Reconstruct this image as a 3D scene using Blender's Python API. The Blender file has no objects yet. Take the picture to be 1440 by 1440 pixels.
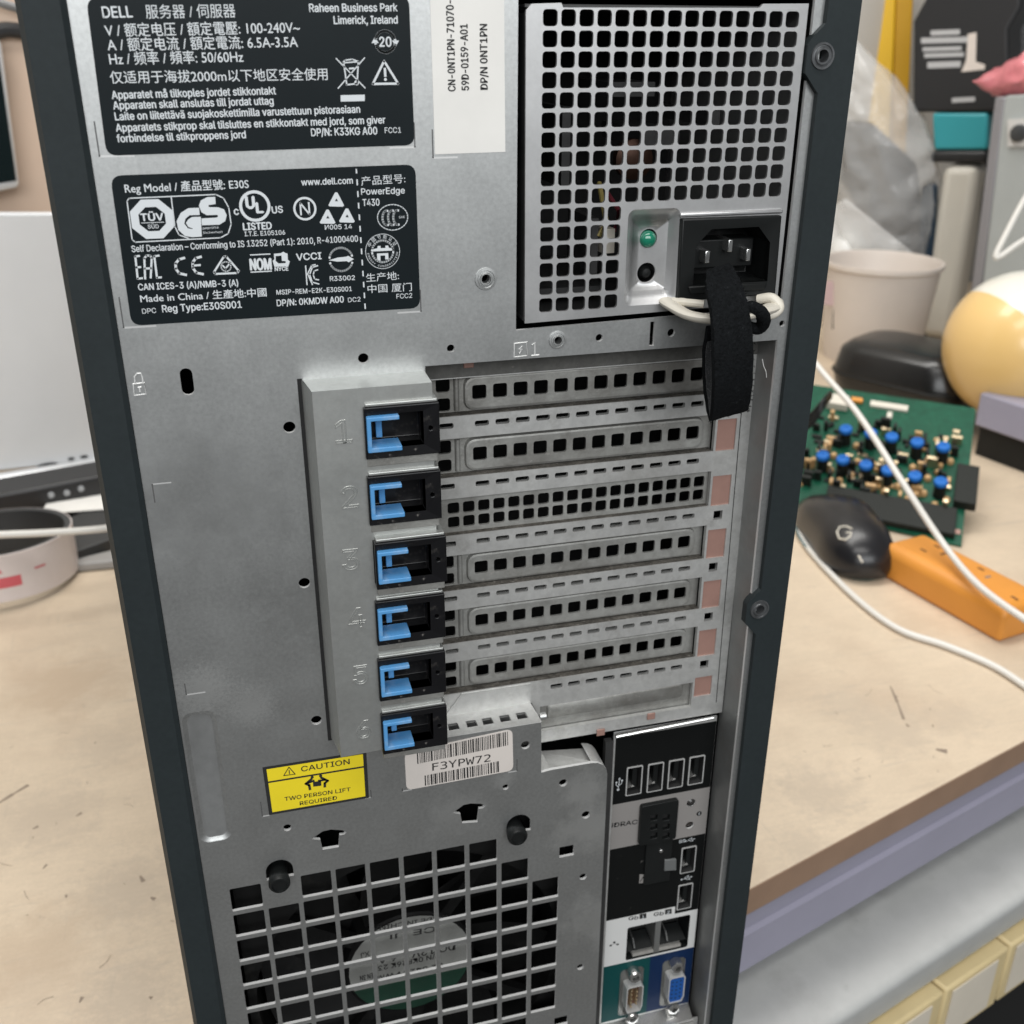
import bpy, bmesh, math, random
from mathutils import Vector, Matrix, Euler
from mathutils.geometry import delaunay_2d_cdt
from mathutils.bvhtree import BVHTree
random.seed(7)
sc = bpy.context.scene
COL = sc.collection
rad = math.radians

# ------------------------------------------------------------------ camera
# panel coordinates in millimetres: u right, v down, w away from the viewer (w=0 is the rear sheet of the server)
VD = 325.0                                   # v of the desk top
CAMP = Vector((-45.898, -99.730, -286.432))
RX = Vector((0.96439473, -0.00226087, -0.26445737))
RY = Vector((-0.10733445, 0.91055946, -0.39920019))
RZ = Vector((0.2417067, 0.41337194, 0.87789607))
FPX = 1467.597
def W(u, v, w=0.0): return Vector((u, w, VD - v)) * 0.001
def WV(d): return Vector((d[0], d[2], -d[1]))
cam = bpy.data.cameras.new('camera'); camo = bpy.data.objects.new('camera', cam); COL.objects.link(camo)
a, b, c = WV(RX), WV(-RY), WV(-RZ)
M = Matrix(((a.x, b.x, c.x), (a.y, b.y, c.y), (a.z, b.z, c.z))).to_4x4()
M.translation = W(*CAMP)
camo.matrix_world = M
cam.sensor_width = 36.0; cam.lens = 36.0 * FPX / 1440.0
cam.clip_start = 0.02; cam.clip_end = 60.0
cam.dof.use_dof = True; cam.dof.focus_distance = 0.318; cam.dof.aperture_fstop = 21.0
sc.camera = camo

# ------------------------------------------------------------------ world, lamps, exposure
wd = bpy.data.worlds.new('World'); sc.world = wd; wd.use_nodes = True
bg = wd.node_tree.nodes['Background']; bg.inputs[0].default_value = (0.93, 0.97, 1.0, 1); bg.inputs[1].default_value = 0.15
def area(name, loc, target, sx, sy, power, color=(1, 1, 1)):
    l = bpy.data.lights.new(name, 'AREA'); l.shape = 'RECTANGLE'; l.size = sx; l.size_y = sy; l.energy = power; l.color = color
    o = bpy.data.objects.new(name, l); COL.objects.link(o); o.location = loc
    o.rotation_euler = (Vector(target) - Vector(loc)).to_track_quat('-Z', 'Y').to_euler()
    return o
area('ceiling_lamp_front', (-0.15, -0.50, 1.80), (-0.05, -0.1, 0.2), 1.5, 0.5, 16, (1.0, 0.98, 0.95))
area('ceiling_lamp_rear', (0.25, 0.75, 1.75), (0.25, 0.55, 0.0), 1.6, 0.5, 28, (1.0, 0.98, 0.94))
area('added_sheen_lamp', (-0.18, -1.80, 1.16), (0.0, 0.0, 0.36), 2.4, 0.9, 40, (0.97, 0.99, 1.0))  # unseen lamp added for sheen and falloff on the steel
sc.view_settings.view_transform = 'Standard'; sc.view_settings.look = 'None'
sc.view_settings.exposure = 0.0; sc.view_settings.gamma = 1.0; sc.view_settings.use_curve_mapping = False
sc.render.engine = 'CYCLES'
sc.cycles.use_denoising = True
sc.cycles.max_bounces = 8

# ------------------------------------------------------------------ helpers: where things are
def ray(px, py): return RX * ((px - 720) / FPX) + RY * ((py - 720) / FPX) + RZ
def P(px, py, w=0.0):
    d = ray(px, py); t = (w - CAMP.z) / d.z; q = CAMP + d * t; return (q.x, q.y)
def PL(pts, w=0.0): return [P(x, y, w) for x, y in pts]
def D(px, py, z=0.0):
    d = ray(px, py); t = (VD - z - CAMP.y) / d.y; return CAMP + d * t
def Q(px, py, depth): return CAMP + ray(px, py) * depth
def WQ(q): return W(q.x, q.y, q.z)

# ------------------------------------------------------------------ helpers: meshes
def inside(p, lp):
    r = False; j = len(lp) - 1
    for i in range(len(lp)):
        a_, b_ = lp[i], lp[j]
        if (a_[1] > p[1]) != (b_[1] > p[1]) and p[0] < (b_[0] - a_[0]) * (p[1] - a_[1]) / (b_[1] - a_[1]) + a_[0]: r = not r
        j = i
    return r
def cdt(loops):                                # triangles of loops[0] minus the other loops
    pts = []; edges = []
    for lp in loops:
        o = len(pts); n = len(lp); pts += [Vector((p[0], p[1])) for p in lp]; edges += [(o + i, o + (i + 1) % n) for i in range(n)]
    vs, es, fs, *_ = delaunay_2d_cdt(pts, edges, [], 0, 1e-5)
    bb = [(min(p[0] for p in l), max(p[0] for p in l), min(p[1] for p in l), max(p[1] for p in l), l) for l in loops[1:]]
    keep = []
    for f in fs:
        c = [sum(vs[i][k] for i in f) / len(f) for k in (0, 1)]
        if not inside(c, loops[0]): continue
        if any(b[0] < c[0] < b[1] and b[2] < c[1] < b[3] and inside(c, b[4]) for b in bb): continue
        keep.append(f)
    return vs, keep
class MB:
    def __init__(self): self.v = []; self.f = []; self.m = []; self.mats = []; self.uv = None
    def mi(self, mat):
        if mat not in self.mats: self.mats.append(mat)
        return self.mats.index(mat)
    def add(self, verts, faces, mat):
        o = len(self.v); k = self.mi(mat)
        self.v += [Vector(p) for p in verts]
        for f in faces: self.f.append([i + o for i in f]); self.m.append(k)
    def build(self, name, parent=None, bevel=0, seg=2, smooth=35, sub=0):
        me = bpy.data.meshes.new(name); me.from_pydata([tuple(p) for p in self.v], [], self.f)
        for m in self.mats: me.materials.append(m)
        me.polygons.foreach_set('material_index', self.m)
        bm = bmesh.new(); bm.from_mesh(me); bmesh.ops.remove_doubles(bm, verts=bm.verts, dist=1e-6)
        bmesh.ops.recalc_face_normals(bm, faces=bm.faces); bm.to_mesh(me); bm.free()
        if smooth:
            me.polygons.foreach_set('use_smooth', [True] * len(me.polygons)); me.set_sharp_from_angle(angle=rad(smooth))
        me.update()
        o = bpy.data.objects.new(name, me); COL.objects.link(o)
        if parent: o.parent = parent
        if bevel:
            bv = o.modifiers.new('bevel', 'BEVEL'); bv.width = bevel * .001; bv.segments = seg; bv.limit_method = 'ANGLE'; bv.angle_limit = rad(35)
        if sub:
            s = o.modifiers.new('sub', 'SUBSURF'); s.levels = sub; s.render_levels = sub
        return o
    # flat sheet with holes; outline and holes are (u, v) lists
    def sheet(self, outer, holes, w, th, mat, edge=None, back=False):
        pts = []; edges = []; loops = []
        for lp in [outer] + list(holes):
            o = len(pts); n = len(lp); pts += [Vector((p[0], p[1])) for p in lp]
            edges += [(o + i, o + (i + 1) % n) for i in range(n)]; loops.append((o, n))
        if holes:
            vs, fs = cdt([pts[o:o + n] for o, n in loops])
        else:
            vs, fs = pts, [list(range(len(pts)))]
        self.add([W(p.x, p.y, w) for p in vs], fs, mat)
        if back: self.add([W(p.x, p.y, w + th) for p in vs], fs, mat)
        if th:
            for o, n in loops:
                lp = pts[o:o + n]
                self.add([W(p.x, p.y, w) for p in lp] + [W(p.x, p.y, w + th) for p in lp],
                         [(i, (i + 1) % n, n + (i + 1) % n, n + i) for i in range(n)], edge or mat)
    def loft(self, loops, mat, closed=True, cap0=False, cap1=False):   # loops of world points
        n = len(loops[0]); V = [p for l in loops for p in l]; F = []
        for k in range(len(loops) - 1):
            for i in range(n if closed else n - 1):
                j = (i + 1) % n; F.append((k * n + i, k * n + j, (k + 1) * n + j, (k + 1) * n + i))
        if cap0: F.append(tuple(range(n)))
        if cap1: F.append(tuple((len(loops) - 1) * n + i for i in range(n)))
        self.add(V, F, mat)
    def ubox(self, u0, u1, v0, v1, w0, w1, mat):                       # box in panel coordinates
        p = [W(u, v, w) for w in (w0, w1) for v in (v0, v1) for u in (u0, u1)]
        self.add(p, [(0, 1, 3, 2), (4, 6, 7, 5), (0, 2, 6, 4), (1, 5, 7, 3), (0, 4, 5, 1), (2, 3, 7, 6)], mat)
    def hexa(self, base, top, mat):                                    # two quads of world points
        self.add(list(base) + list(top), [(0, 1, 2, 3), (7, 6, 5, 4), (0, 4, 5, 1), (1, 5, 6, 2), (2, 6, 7, 3), (3, 7, 4, 0)], mat)
    def tube(self, pts, r, mat, n=10, cap=True, flat=None):
        pts = [Vector(p) for p in pts]; L = []
        up = Vector((0.13, 0.21, 0.97))
        for i, p in enumerate(pts):
            t = (pts[min(i + 1, len(pts) - 1)] - pts[max(i - 1, 0)]).normalized()
            s = t.cross(up)
            if s.length < .05: s = t.cross(Vector((1, 0, 0)))
            s.normalize(); q = s.cross(t)
            rr_ = r[i] if isinstance(r, (list, tuple)) else r
            fl = flat or 1.0
            L.append([p + (s * math.cos(2 * math.pi * k / n) + q * fl * math.sin(2 * math.pi * k / n)) * rr_ * .001 for k in range(n)])
        self.loft(L, mat, cap0=cap, cap1=cap)
    def cyl(self, c, axis, r, h, mat, n=24, r2=None, cap0=True, cap1=True):
        c = Vector(c); axis = Vector(axis).normalized(); s = axis.orthogonal().normalized(); q = axis.cross(s)
        L = []
        for k, rr_ in ((0, r), (1, r if r2 is None else r2)):
            L.append([c + axis * (h * .001 * k) + (s * math.cos(2 * math.pi * i / n) + q * math.sin(2 * math.pi * i / n)) * rr_ * .001 for i in range(n)])
        self.loft(L, mat, cap0=cap0, cap1=cap1)
    def lathe(self, c, axis, prof, mat, n=32, cap0=True, cap1=True):   # prof: (radius, height) mm
        c = Vector(c); axis = Vector(axis).normalized(); s = axis.orthogonal().normalized(); q = axis.cross(s)
        L = [[c + axis * (h * .001) + (s * math.cos(2 * math.pi * i / n) + q * math.sin(2 * math.pi * i / n)) * r * .001 for i in range(n)] for r, h in prof]
        self.loft(L, mat, cap0=cap0, cap1=cap1)
    def stroke(self, pts, wd_, w, mat, closed=False):                  # flat line of (u, v) points, width in mm
        n = len(pts); R_ = range(n if closed else n - 1)
        for i in R_:
            a_, b_ = Vector(pts[i]), Vector(pts[(i + 1) % n]); d = b_ - a_
            if d.length < 1e-6: continue
            d.normalize(); s = Vector((-d.y, d.x)) * wd_ / 2; e = d * wd_ * .35
            self.add([W(*(a_ - s - e), w), W(*(b_ - s + e), w), W(*(b_ + s + e), w), W(*(a_ + s - e), w)], [(0, 1, 2, 3)], mat)
    def text(self, s, p0, p1, cap, w, mat, bold=0.012, mirror=False, th=0):   # baseline from p0 to p1 (u, v), cap height mm
        p0, p1 = Vector(p0), Vector(p1); vs, fs = glyphs(s, bold)
        x0 = min(p.x for p in vs); x1 = max(p.x for p in vs)
        e = p1 - p0; sx = e.length / (x1 - x0); e.normalize(); up = Vector((e.y, -e.x)); sy = cap / caph(s)
        for k, (dx, dy) in enumerate(((0, 0), (1, .0), (-1, .0), (0, .8), (0, -.8)) if bold > .003 else ((0, 0),)):   # heavier stroke: the same outline set again, a hair aside
            self.add([W(*(p0 + e * ((p.x - x0) * sx + dx * bold * sy) + up * (p.y + dy * bold) * sy), w - .004 * k) for p in vs], fs, mat)
import os
def own_font(fn):                              # a typeface that ships inside Blender; the built-in one if it is not there
    try: return bpy.data.fonts.load(os.path.join(bpy.utils.system_resource('DATAFILES', path='fonts'), fn))
    except Exception: return None
SANS = own_font('Inter.woff2'); MONO = own_font('DejaVuSansMono.woff2')
_gl = {}
def glyphs(s, bold):
    k = (s, bold)
    if k not in _gl:
        cu = bpy.data.curves.new('t', 'FONT'); cu.body = s
        f_ = MONO if s in ('F3YPW72',) else None if any(ord(ch) > 0x2fff for ch in s) else SANS
        if f_: cu.font = f_
        cu.offset = 0; cu.resolution_u = 3
        o = bpy.data.objects.new('t', cu); COL.objects.link(o)
        me = bpy.data.meshes.new_from_object(o.evaluated_get(bpy.context.evaluated_depsgraph_get()))
        _gl[k] = ([Vector((v.co.x, v.co.y)) for v in me.vertices], [list(p.vertices) for p in me.polygons])
        bpy.data.objects.remove(o); bpy.data.curves.remove(cu); bpy.data.meshes.remove(me)
    return _gl[k]
def caph(s):                                   # cap height of the face this string is set in
    k = 'H' if not any(ord(ch) > 0x2fff for ch in s) else '\u56fdH'
    if s == 'F3YPW72': return max(p.y for p in glyphs(s, .004)[0])
    if k == 'H': return max(p.y for p in glyphs('H', 0)[0])
    return .686
def circ(c, r, n=20, ry=None): return [(c[0] + r * math.cos(2 * math.pi * i / n), c[1] + (ry or r) * math.sin(2 * math.pi * i / n)) for i in range(n)]
def arc(c, r, a0, a1, n=16, ry=None): return [(c[0] + r * math.cos(rad(a0 + (a1 - a0) * i / n)), c[1] + (ry or r) * math.sin(rad(a0 + (a1 - a0) * i / n))) for i in range(n + 1)]
def rr(c, w, h, r, n=3):
    o = []
    for sx, sy, a0 in ((1, 1, 0), (-1, 1, 90), (-1, -1, 180), (1, -1, 270)):
        for i in range(n + 1):
            t = rad(a0 + 90 * i / n); o.append((c[0] + sx * (w / 2 - r) + r * math.cos(t), c[1] + sy * (h / 2 - r) + r * math.sin(t)))
    return o
def rrb(u0, u1, v0, v1, r, n=3): return rr(((u0 + u1) / 2, (v0 + v1) / 2), u1 - u0, v1 - v0, r, n)
def inset(lp, d):
    cu = sum(p[0] for p in lp) / len(lp); cv = sum(p[1] for p in lp) / len(lp); o = []
    hw = max(p[0] for p in lp) - cu; hh = max(p[1] for p in lp) - cv
    return [(cu + (p[0] - cu) * (hw - d) / hw, cv + (p[1] - cv) * (hh - d) / hh) for p in lp]
def ring(lp, w): return [W(p[0], p[1], w) for p in lp]
def quadround(q, r):            # rounded quadrilateral from four (u, v) corners
    o = []
    for i in range(4):
        p, a_, b_ = Vector(q[i]), Vector(q[i - 1]), Vector(q[(i + 1) % 4])
        p0 = p + (a_ - p).normalized() * r; p1 = p + (b_ - p).normalized() * r
        for k in range(6):
            t = k / 5; o.append(tuple(p0 * (1 - t) ** 2 + p * 2 * t * (1 - t) * .9 + p * 2 * t * (1 - t) * .1 + p1 * t * t))
    return o

# ------------------------------------------------------------------ helpers: things and labels
def tag(o, label=None, cat=None, group=None, kind=None):
    if label: o['label'] = label
    if cat: o['category'] = cat
    if group: o['group'] = group
    if kind: o['kind'] = kind
    return o
def empty(name, loc, label, cat, group=None):
    o = bpy.data.objects.new(name, None); COL.objects.link(o); o.empty_display_size = .02
    ROOTLOC[o.name] = Vector(loc)
    return tag(o, label, cat, group)
ROOTLOC = {}
def copy_part(o, parent, off):
    n = o.copy(); COL.objects.link(n); n.parent = parent; n.location = o.location + off
    for ch in o.children:
        k = ch.copy(); COL.objects.link(k); k.parent = n
    return n

# ------------------------------------------------------------------ materials
def mat(name, col, rough=.5, metal=0.0, spec=.5, noise=None, bump=None, rvar=0.0, dust=None, streak=None, emit=None, trans=None, coat=0):
    m = bpy.data.materials.new(name); m.use_nodes = True; nt = m.node_tree; N = nt.nodes; L = nt.links
    bs = N['Principled BSDF']
    def setc(k, v):
        if k in bs.inputs: bs.inputs[k].default_value = v
    setc('Base Color', (*col, 1)); setc('Roughness', rough); setc('Metallic', metal); setc('Specular IOR Level', spec); setc('Coat Weight', coat)
    tc = N.new('ShaderNodeTexCoord')
    cur = None
    def nz(scale, detail=4, rough_=.6, stretch=None):
        n = N.new('ShaderNodeTexNoise'); n.inputs['Scale'].default_value = scale; n.inputs['Detail'].default_value = detail; n.inputs['Roughness'].default_value = rough_
        if stretch:
            mp = N.new('ShaderNodeMapping'); mp.inputs['Scale'].default_value = stretch; L.new(tc.outputs['Object'], mp.inputs[0]); L.new(mp.outputs[0], n.inputs['Vector'])
        else: L.new(tc.outputs['Object'], n.inputs['Vector'])
        return n
    def ramp(src, p0, p1, c0=(0, 0, 0, 1), c1=(1, 1, 1, 1)):
        r = N.new('ShaderNodeValToRGB'); r.color_ramp.elements[0].position = p0; r.color_ramp.elements[1].position = p1
        r.color_ramp.elements[0].color = c0; r.color_ramp.elements[1].color = c1; L.new(src, r.inputs[0]); return r
    def mix(fac, a_, b_, mode='MIX'):
        x = N.new('ShaderNodeMix'); x.data_type = 'RGBA'; x.blend_type = mode
        if isinstance(fac, float): x.inputs[0].default_value = fac
        else: L.new(fac, x.inputs[0])
        for i, q in ((6, a_), (7, b_)):
            if isinstance(q, tuple): x.inputs[i].default_value = q
            else: L.new(q, x.inputs[i])
        return x.outputs[2]
    cur = (*col, 1)
    for nn in (noise or []):               # (scale, amount, stretch)
        n = nz(nn[0], 5, .65, nn[2] if len(nn) > 2 else None)
        r = ramp(n.outputs[0], .3, .7, (1 - nn[1],) * 3 + (1,), (1 + nn[1] * .6,) * 3 + (1,))
        cur = mix(1.0, cur, r.outputs[0], 'MULTIPLY')
    for dd in (dust or []):                # (scale, low, high, colour, strength)
        n = nz(dd[0], 6, .7, dd[5] if len(dd) > 5 else None); r = ramp(n.outputs[0], dd[1], dd[2], (0, 0, 0, 1), (dd[4],) * 3 + (1,))
        cur = mix(r.outputs[0], cur, (*dd[3], 1))
    if not isinstance(cur, tuple): L.new(cur, bs.inputs['Base Color'])
    if rvar:
        n = nz(60, 5); r = N.new('ShaderNodeMapRange'); L.new(n.outputs[0], r.inputs[0]); r.inputs[1].default_value = .3; r.inputs[2].default_value = .7
        r.inputs[3].default_value = rough - rvar; r.inputs[4].default_value = rough + rvar; L.new(r.outputs[0], bs.inputs['Roughness'])
    if bump:                               # (scale, strength, distance mm[, stretch])
        n = nz(bump[0], 3, .6, bump[3] if len(bump) > 3 else None); b_ = N.new('ShaderNodeBump'); b_.inputs['Strength'].default_value = bump[1]; b_.inputs['Distance'].default_value = bump[2] * .001
        L.new(n.outputs[0], b_.inputs['Height']); L.new(b_.outputs[0], bs.inputs['Normal'])
    if emit: bs.inputs['Emission Color'].default_value = (*col, 1); bs.inputs['Emission Strength'].default_value = emit
    if trans is not None:
        tr = N.new('ShaderNodeBsdfTransparent'); mx = N.new('ShaderNodeMixShader'); mx.inputs[0].default_value = trans
        L.new(tr.outputs[0], mx.inputs[1]); L.new(bs.outputs[0], mx.inputs[2]); L.new(mx.outputs[0], N['Material Output'].inputs[0])
    return m
DUST = (.20, .185, .165)
STEEL = mat('galvanised_steel', (.54, .55, .545), .43, .94, noise=[(800, .13), (35, .015)], rvar=.03, bump=(900, .12, .05), dust=[(14, .62, .85, (.62, .62, .61), .06)])
EDGE = mat('cut_steel_edge', (.74, .74, .73), .45, .30)
STEELD = mat('dusty_steel', (.63, .63, .615), .50, .70, noise=[(45, .06), (350, .12)], rvar=.05, dust=[(30, .50, .72, DUST, .40), (90, .56, .72, (.24, .225, .205), .4), (420, .62, .72, (.52, .50, .47), .5)], bump=(1400, .25, .10))
COVER = mat('dusty_cover_steel', (.40, .40, .38), .55, .60, noise=[(40, .10), (300, .12)], dust=[(26, .42, .68, (.15, .14, .125), .75), (70, .52, .70, (.17, .16, .145), .5), (380, .60, .72, (.46, .44, .41), .6)], bump=(1200, .5, .2))
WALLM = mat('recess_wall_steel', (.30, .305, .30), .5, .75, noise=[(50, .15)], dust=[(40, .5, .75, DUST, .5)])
FRAME = mat('bracket_steel', (.47, .48, .465), .48, .85, noise=[(600, .08), (40, .05)], rvar=.03, dust=[(18, .52, .8, (.50, .49, .46), .4)], bump=(900, .15, .05))
PSUM = mat('supply_steel', (.56, .56, .56), .42, .86, noise=[(700, .05), (30, .03)], rvar=.03)
DARKP = mat('dark_blue_grey_paint', (.021, .027, .029), .55, 0.0, .2, noise=[(20, .12), (500, .1)], bump=(2200, .25, .05))
BLACK = mat('black_plastic', (.008, .009, .009), .42, 0, .28, noise=[(60, .2)], bump=(1500, .1, .05))
BLACKD = mat('dusty_black_plastic', (.006, .006, .007), .35, 0, .3, dust=[(70, .55, .75, (.11, .10, .09), .6), (500, .62, .72, (.3, .28, .26), .5)])
BOSS = mat('worn_boss_metal', (.13, .135, .14), .4, .6, noise=[(300, .4)])
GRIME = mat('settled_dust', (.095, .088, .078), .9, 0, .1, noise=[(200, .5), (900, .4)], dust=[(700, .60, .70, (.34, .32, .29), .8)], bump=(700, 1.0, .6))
SHADEM = mat('painted_shade_steel', (.13, .128, .12), .6, .5, noise=[(60, .2), (400, .2)], dust=[(500, .62, .7, (.25, .24, .22), .5)])  # dark tone paints the shade at the top of the slot recess
VOID = mat('dark_interior', (.006, .006, .006), .8)
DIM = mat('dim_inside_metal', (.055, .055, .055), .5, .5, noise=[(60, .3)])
LABELK = mat('black_label_film', (.008, .012, .014), .38, 0, .16, noise=[(30, .1)])
INK = mat('white_label_ink', (.62, .65, .67), .5)
PAPER = mat('white_paper_label', (.74, .725, .69), .6, noise=[(40, .05)])
INKK = mat('black_print', (.015, .015, .015), .6)
YEL = mat('yellow_label', (.78, .62, .02), .45, noise=[(60, .04)])
TAGM = mat('service_sticker', (.62, .57, .53), .5, noise=[(50, .06)])
BLUE = mat('blue_clip_plastic', (.085, .28, .56), .45, 0, .35, dust=[(160, .52, .75, (.40, .47, .55), .45)])
COPPER = mat('pink_gasket', (.34, .20, .165), .5, .25, noise=[(80, .12)])
GREENL = mat('green_lens', (.01, .17, .10), .12, 0, .6, coat=.4)
IVORY = mat('ivory_plastic', (.62, .58, .50), .4, noise=[(40, .05)])
FABRIC = mat('black_hook_and_loop', (.008, .009, .010), .95, 0, .10, noise=[(900, .5)], bump=(1500, 1.0, .9), dust=[(900, .66, .74, (.10, .10, .10), .5)])
HOOK = mat('grey_hook_tape', (.06, .062, .065), .8, 0, .3, noise=[(2500, .5)], bump=(3000, 1.0, .6), dust=[(3000, .55, .62, (.20, .20, .20), .8)])
IOBLK = mat('black_port_label', (.006, .0065, .0065), .45, 0, .12, dust=[(300, .66, .74, (.25, .24, .22), .35)])
IOGRY = mat('grey_port_label', (.27, .255, .245), .5, .2, dust=[(500, .66, .74, (.6, .58, .55), .5)])
IOWHT = mat('white_port_label', (.58, .58, .57), .5)
IOTEA = mat('teal_port_label', (.004, .050, .050), .45, 0, .15)
IONAV = mat('navy_port_label', (.005, .018, .06), .45, 0, .15)
CHROME = mat('bright_steel', (.62, .62, .61), .25, .95)
DSP = mat('connector_plate', (.20, .20, .19), .4, .7)
PORTR = mat('port_shell', (.60, .60, .59), .4, .45)
PINM = mat('gold_pin', (.62, .50, .33), .3, .9)
BROWN = mat('orange_brown_insert', (.085, .032, .014), .5)
VGAB = mat('blue_insert', (.012, .075, .28), .45, 0, .2)
FANW = mat('fan_sticker', (.21, .212, .20), .5, noise=[(40, .1)])  # both sticker colours darkened to paint in the shade behind the grille
FANG = mat('fan_sticker_green', (.004, .036, .02), .5)
FANB = mat('fan_black', (.006, .006, .006), .6, 0, .15, dust=[(45, .56, .8, (.05, .048, .043), .5)])
DESKM = mat('beige_laminate', (.61, .50, .375), .42, 0, .4, noise=[(4, .09), (14, .07, (1.0, 2.2, 1)), (90, .05, (1, 4, 1)), (500, .06)],
            dust=[(6, .50, .72, (.42, .32, .235), .6), (38, .645, .74, (.27, .22, .18), .6), (10, .58, .74, (.34, .30, .26), .50, (1.0, 14.0, 1.0)), (13, .62, .72, (.36, .31, .25), .35, (12.0, 1.0, 1.0))], bump=(300, .06, .1))
DESKE = mat('brown_desk_edge', (.30, .19, .125), .5, noise=[(30, .1)])
LAV = mat('lavender_paint', (.30, .29, .365), .45, 0, .4, noise=[(12, .06)], dust=[(40, .70, .76, (.1, .09, .1), .6)])
GREYM = mat('grey_painted_metal', (.46, .465, .455), .55, .1, .4, noise=[(10, .08), (60, .06)], dust=[(16, .55, .75, (.28, .27, .26), .55), (70, .64, .74, (.22, .21, .2), .5)])
WALLW = mat('off_white_wall', (.66, .62, .56), .8, noise=[(3, .04)])
FLOORM = mat('dark_floor', (.10, .095, .09), .7, noise=[(6, .2)])

def smudge(m, pts):                            # worn, dusty patches with a place and outline of their own: (u, v, radius mm, colour, strength, noise scale)
    nt = m.node_tree; N = nt.nodes; L = nt.links; bs = N['Principled BSDF']; tc = N.new('ShaderNodeTexCoord'); src = bs.inputs['Base Color'].links[0].from_socket
    for u, v, r, c, st_, sc_ in pts:
        d = N.new('ShaderNodeVectorMath'); d.operation = 'DISTANCE'; L.new(tc.outputs['Object'], d.inputs[0]); d.inputs[1].default_value = u if v is None else W(u, v, 0)
        mr = N.new('ShaderNodeMapRange'); L.new(d.outputs['Value'], mr.inputs[0]); mr.inputs[1].default_value = 0; mr.inputs[2].default_value = r * .001; mr.inputs[3].default_value = 1; mr.inputs[4].default_value = 0
        n = N.new('ShaderNodeTexNoise'); n.inputs['Scale'].default_value = sc_; n.inputs['Detail'].default_value = 7; n.inputs['Roughness'].default_value = .75; L.new(tc.outputs['Object'], n.inputs['Vector'])
        a_ = N.new('ShaderNodeMath'); a_.operation = 'MULTIPLY_ADD'; L.new(mr.outputs[0], a_.inputs[0]); a_.inputs[1].default_value = .55; L.new(n.outputs[0], a_.inputs[2])
        r_ = N.new('ShaderNodeMapRange'); L.new(a_.outputs[0], r_.inputs[0]); r_.inputs[1].default_value = .72; r_.inputs[2].default_value = .95; r_.inputs[3].default_value = 0; r_.inputs[4].default_value = st_
        x = N.new('ShaderNodeMix'); x.data_type = 'RGBA'; L.new(r_.outputs[0], x.inputs[0]); L.new(src, x.inputs[6]); x.inputs[7].default_value = (*c, 1); src = x.outputs[2]
    L.new(src, bs.inputs['Base Color'])
SM = (.74, .75, .74)
smudge(STEEL, [(63, 168, 26, SM, .8, 90), (58, 150, 18, SM, .8, 70), (66, 215, 26, SM, .6, 120), (-66, 84, 20, SM, .7, 900), (-52, 92, 16, SM, .6, 1000), (-30, 60, 30, (.36, .365, .36), .4, 300), (-60, 20, 40, (.40, .405, .40), .35, 200), (12, 150, 20, SM, .4, 160), (30, 139, 9, SM, .7, 90)])
DK_ = lambda px, py: WQ(D(px, py))
GS = (.44, .365, .285); BS = (.47, .36, .255)
smudge(DESKM, [(DK_(1255, 1025), None, 60, GS, .55, 70), (DK_(1150, 1110), None, 55, GS, .6, 110), (DK_(1190, 990), None, 45, GS, .5, 160), (DK_(1340, 1010), None, 45, GS, .45, 90), (DK_(1130, 1190), None, 35, GS, .5, 200),
                (DK_(90, 960), None, 80, BS, .65, 45), (DK_(60, 1150), None, 70, GS, .5, 80), (DK_(180, 1250), None, 60, GS, .6, 150), (DK_(60, 1330), None, 60, BS, .5, 60), (DK_(180, 1400), None, 50, GS, .6, 220), (DK_(150, 1050), None, 50, GS, .4, 120), (DK_(1290, 880), None, 60, BS, .4, 60)])
# ================================================================== THE SETTING
A = Vector(D(1050.6, 1252.5)); B = Vector(D(1440, 1042.5))
E3 = (B - A).normalized(); EU = (E3.x, E3.z); NB = (-E3.z, E3.x)           # along the front edge, and back from it
def desk(s, d, z=0.0): return W(A.x + EU[0] * s + NB[0] * d, VD - z, A.z + EU[1] * s + NB[1] * d)
mb = MB(); mb.add([Vector((x, y, -.78)) for x, y in ((-4, -4), (4, -4), (4, 4), (-4, 4))], [(0, 1, 2, 3)], FLOORM)
tag(mb.build('floor'), kind='structure')
mb = MB(); mb.hexa([desk(-2200, 940, -780), desk(2600, 940, -780), desk(2600, 1000, -780), desk(-2200, 1000, -780)],
                   [desk(-2200, 940, 1500), desk(2600, 940, 1500), desk(2600, 1000, 1500), desk(-2200, 1000, 1500)], WALLW)
tag(mb.build('wall'), kind='structure')

# ------------------------------------------------------------------ desk
dk = empty('desk', desk(300, 450, -780), 'beige laminate workbench with brown front edge and lavender apron under the server', 'desk')
mb = MB()
top = [desk(-900, 0), desk(1500, 0), desk(1500, 930), desk(-900, 930)]; bot = [desk(-900, 0, -20), desk(1500, 0, -20), desk(1500, 930, -20), desk(-900, 930, -20)]
mb.add(top + bot, [(0, 1, 2, 3)], DESKM); mb.add(top + bot, [(7, 6, 5, 4), (0, 4, 5, 1), (1, 5, 6, 2), (2, 6, 7, 3), (3, 7, 4, 0)], DESKE)
STAIN = mat('dark_scuff', (.24, .185, .14), .6)
def mark(pts, wd_):
    q = [D(x, y) for x, y in pts]
    mb.stroke_w = None
    for i in range(len(q) - 1):
        a_, b_ = q[i], q[i + 1]; d = Vector((b_.x - a_.x, b_.z - a_.z)).normalized(); s = Vector((-d.y, d.x)) * wd_ / 2
        mb.add([W(a_.x - s.x * .4, VD - .15, a_.z - s.y * .4), W(b_.x - s.x, VD - .15, b_.z - s.y), W(b_.x + s.x, VD - .15, b_.z + s.y), W(a_.x + s.x * .4, VD - .15, a_.z + s.y * .4)], [(0, 1, 2, 3)], STAIN)
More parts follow.
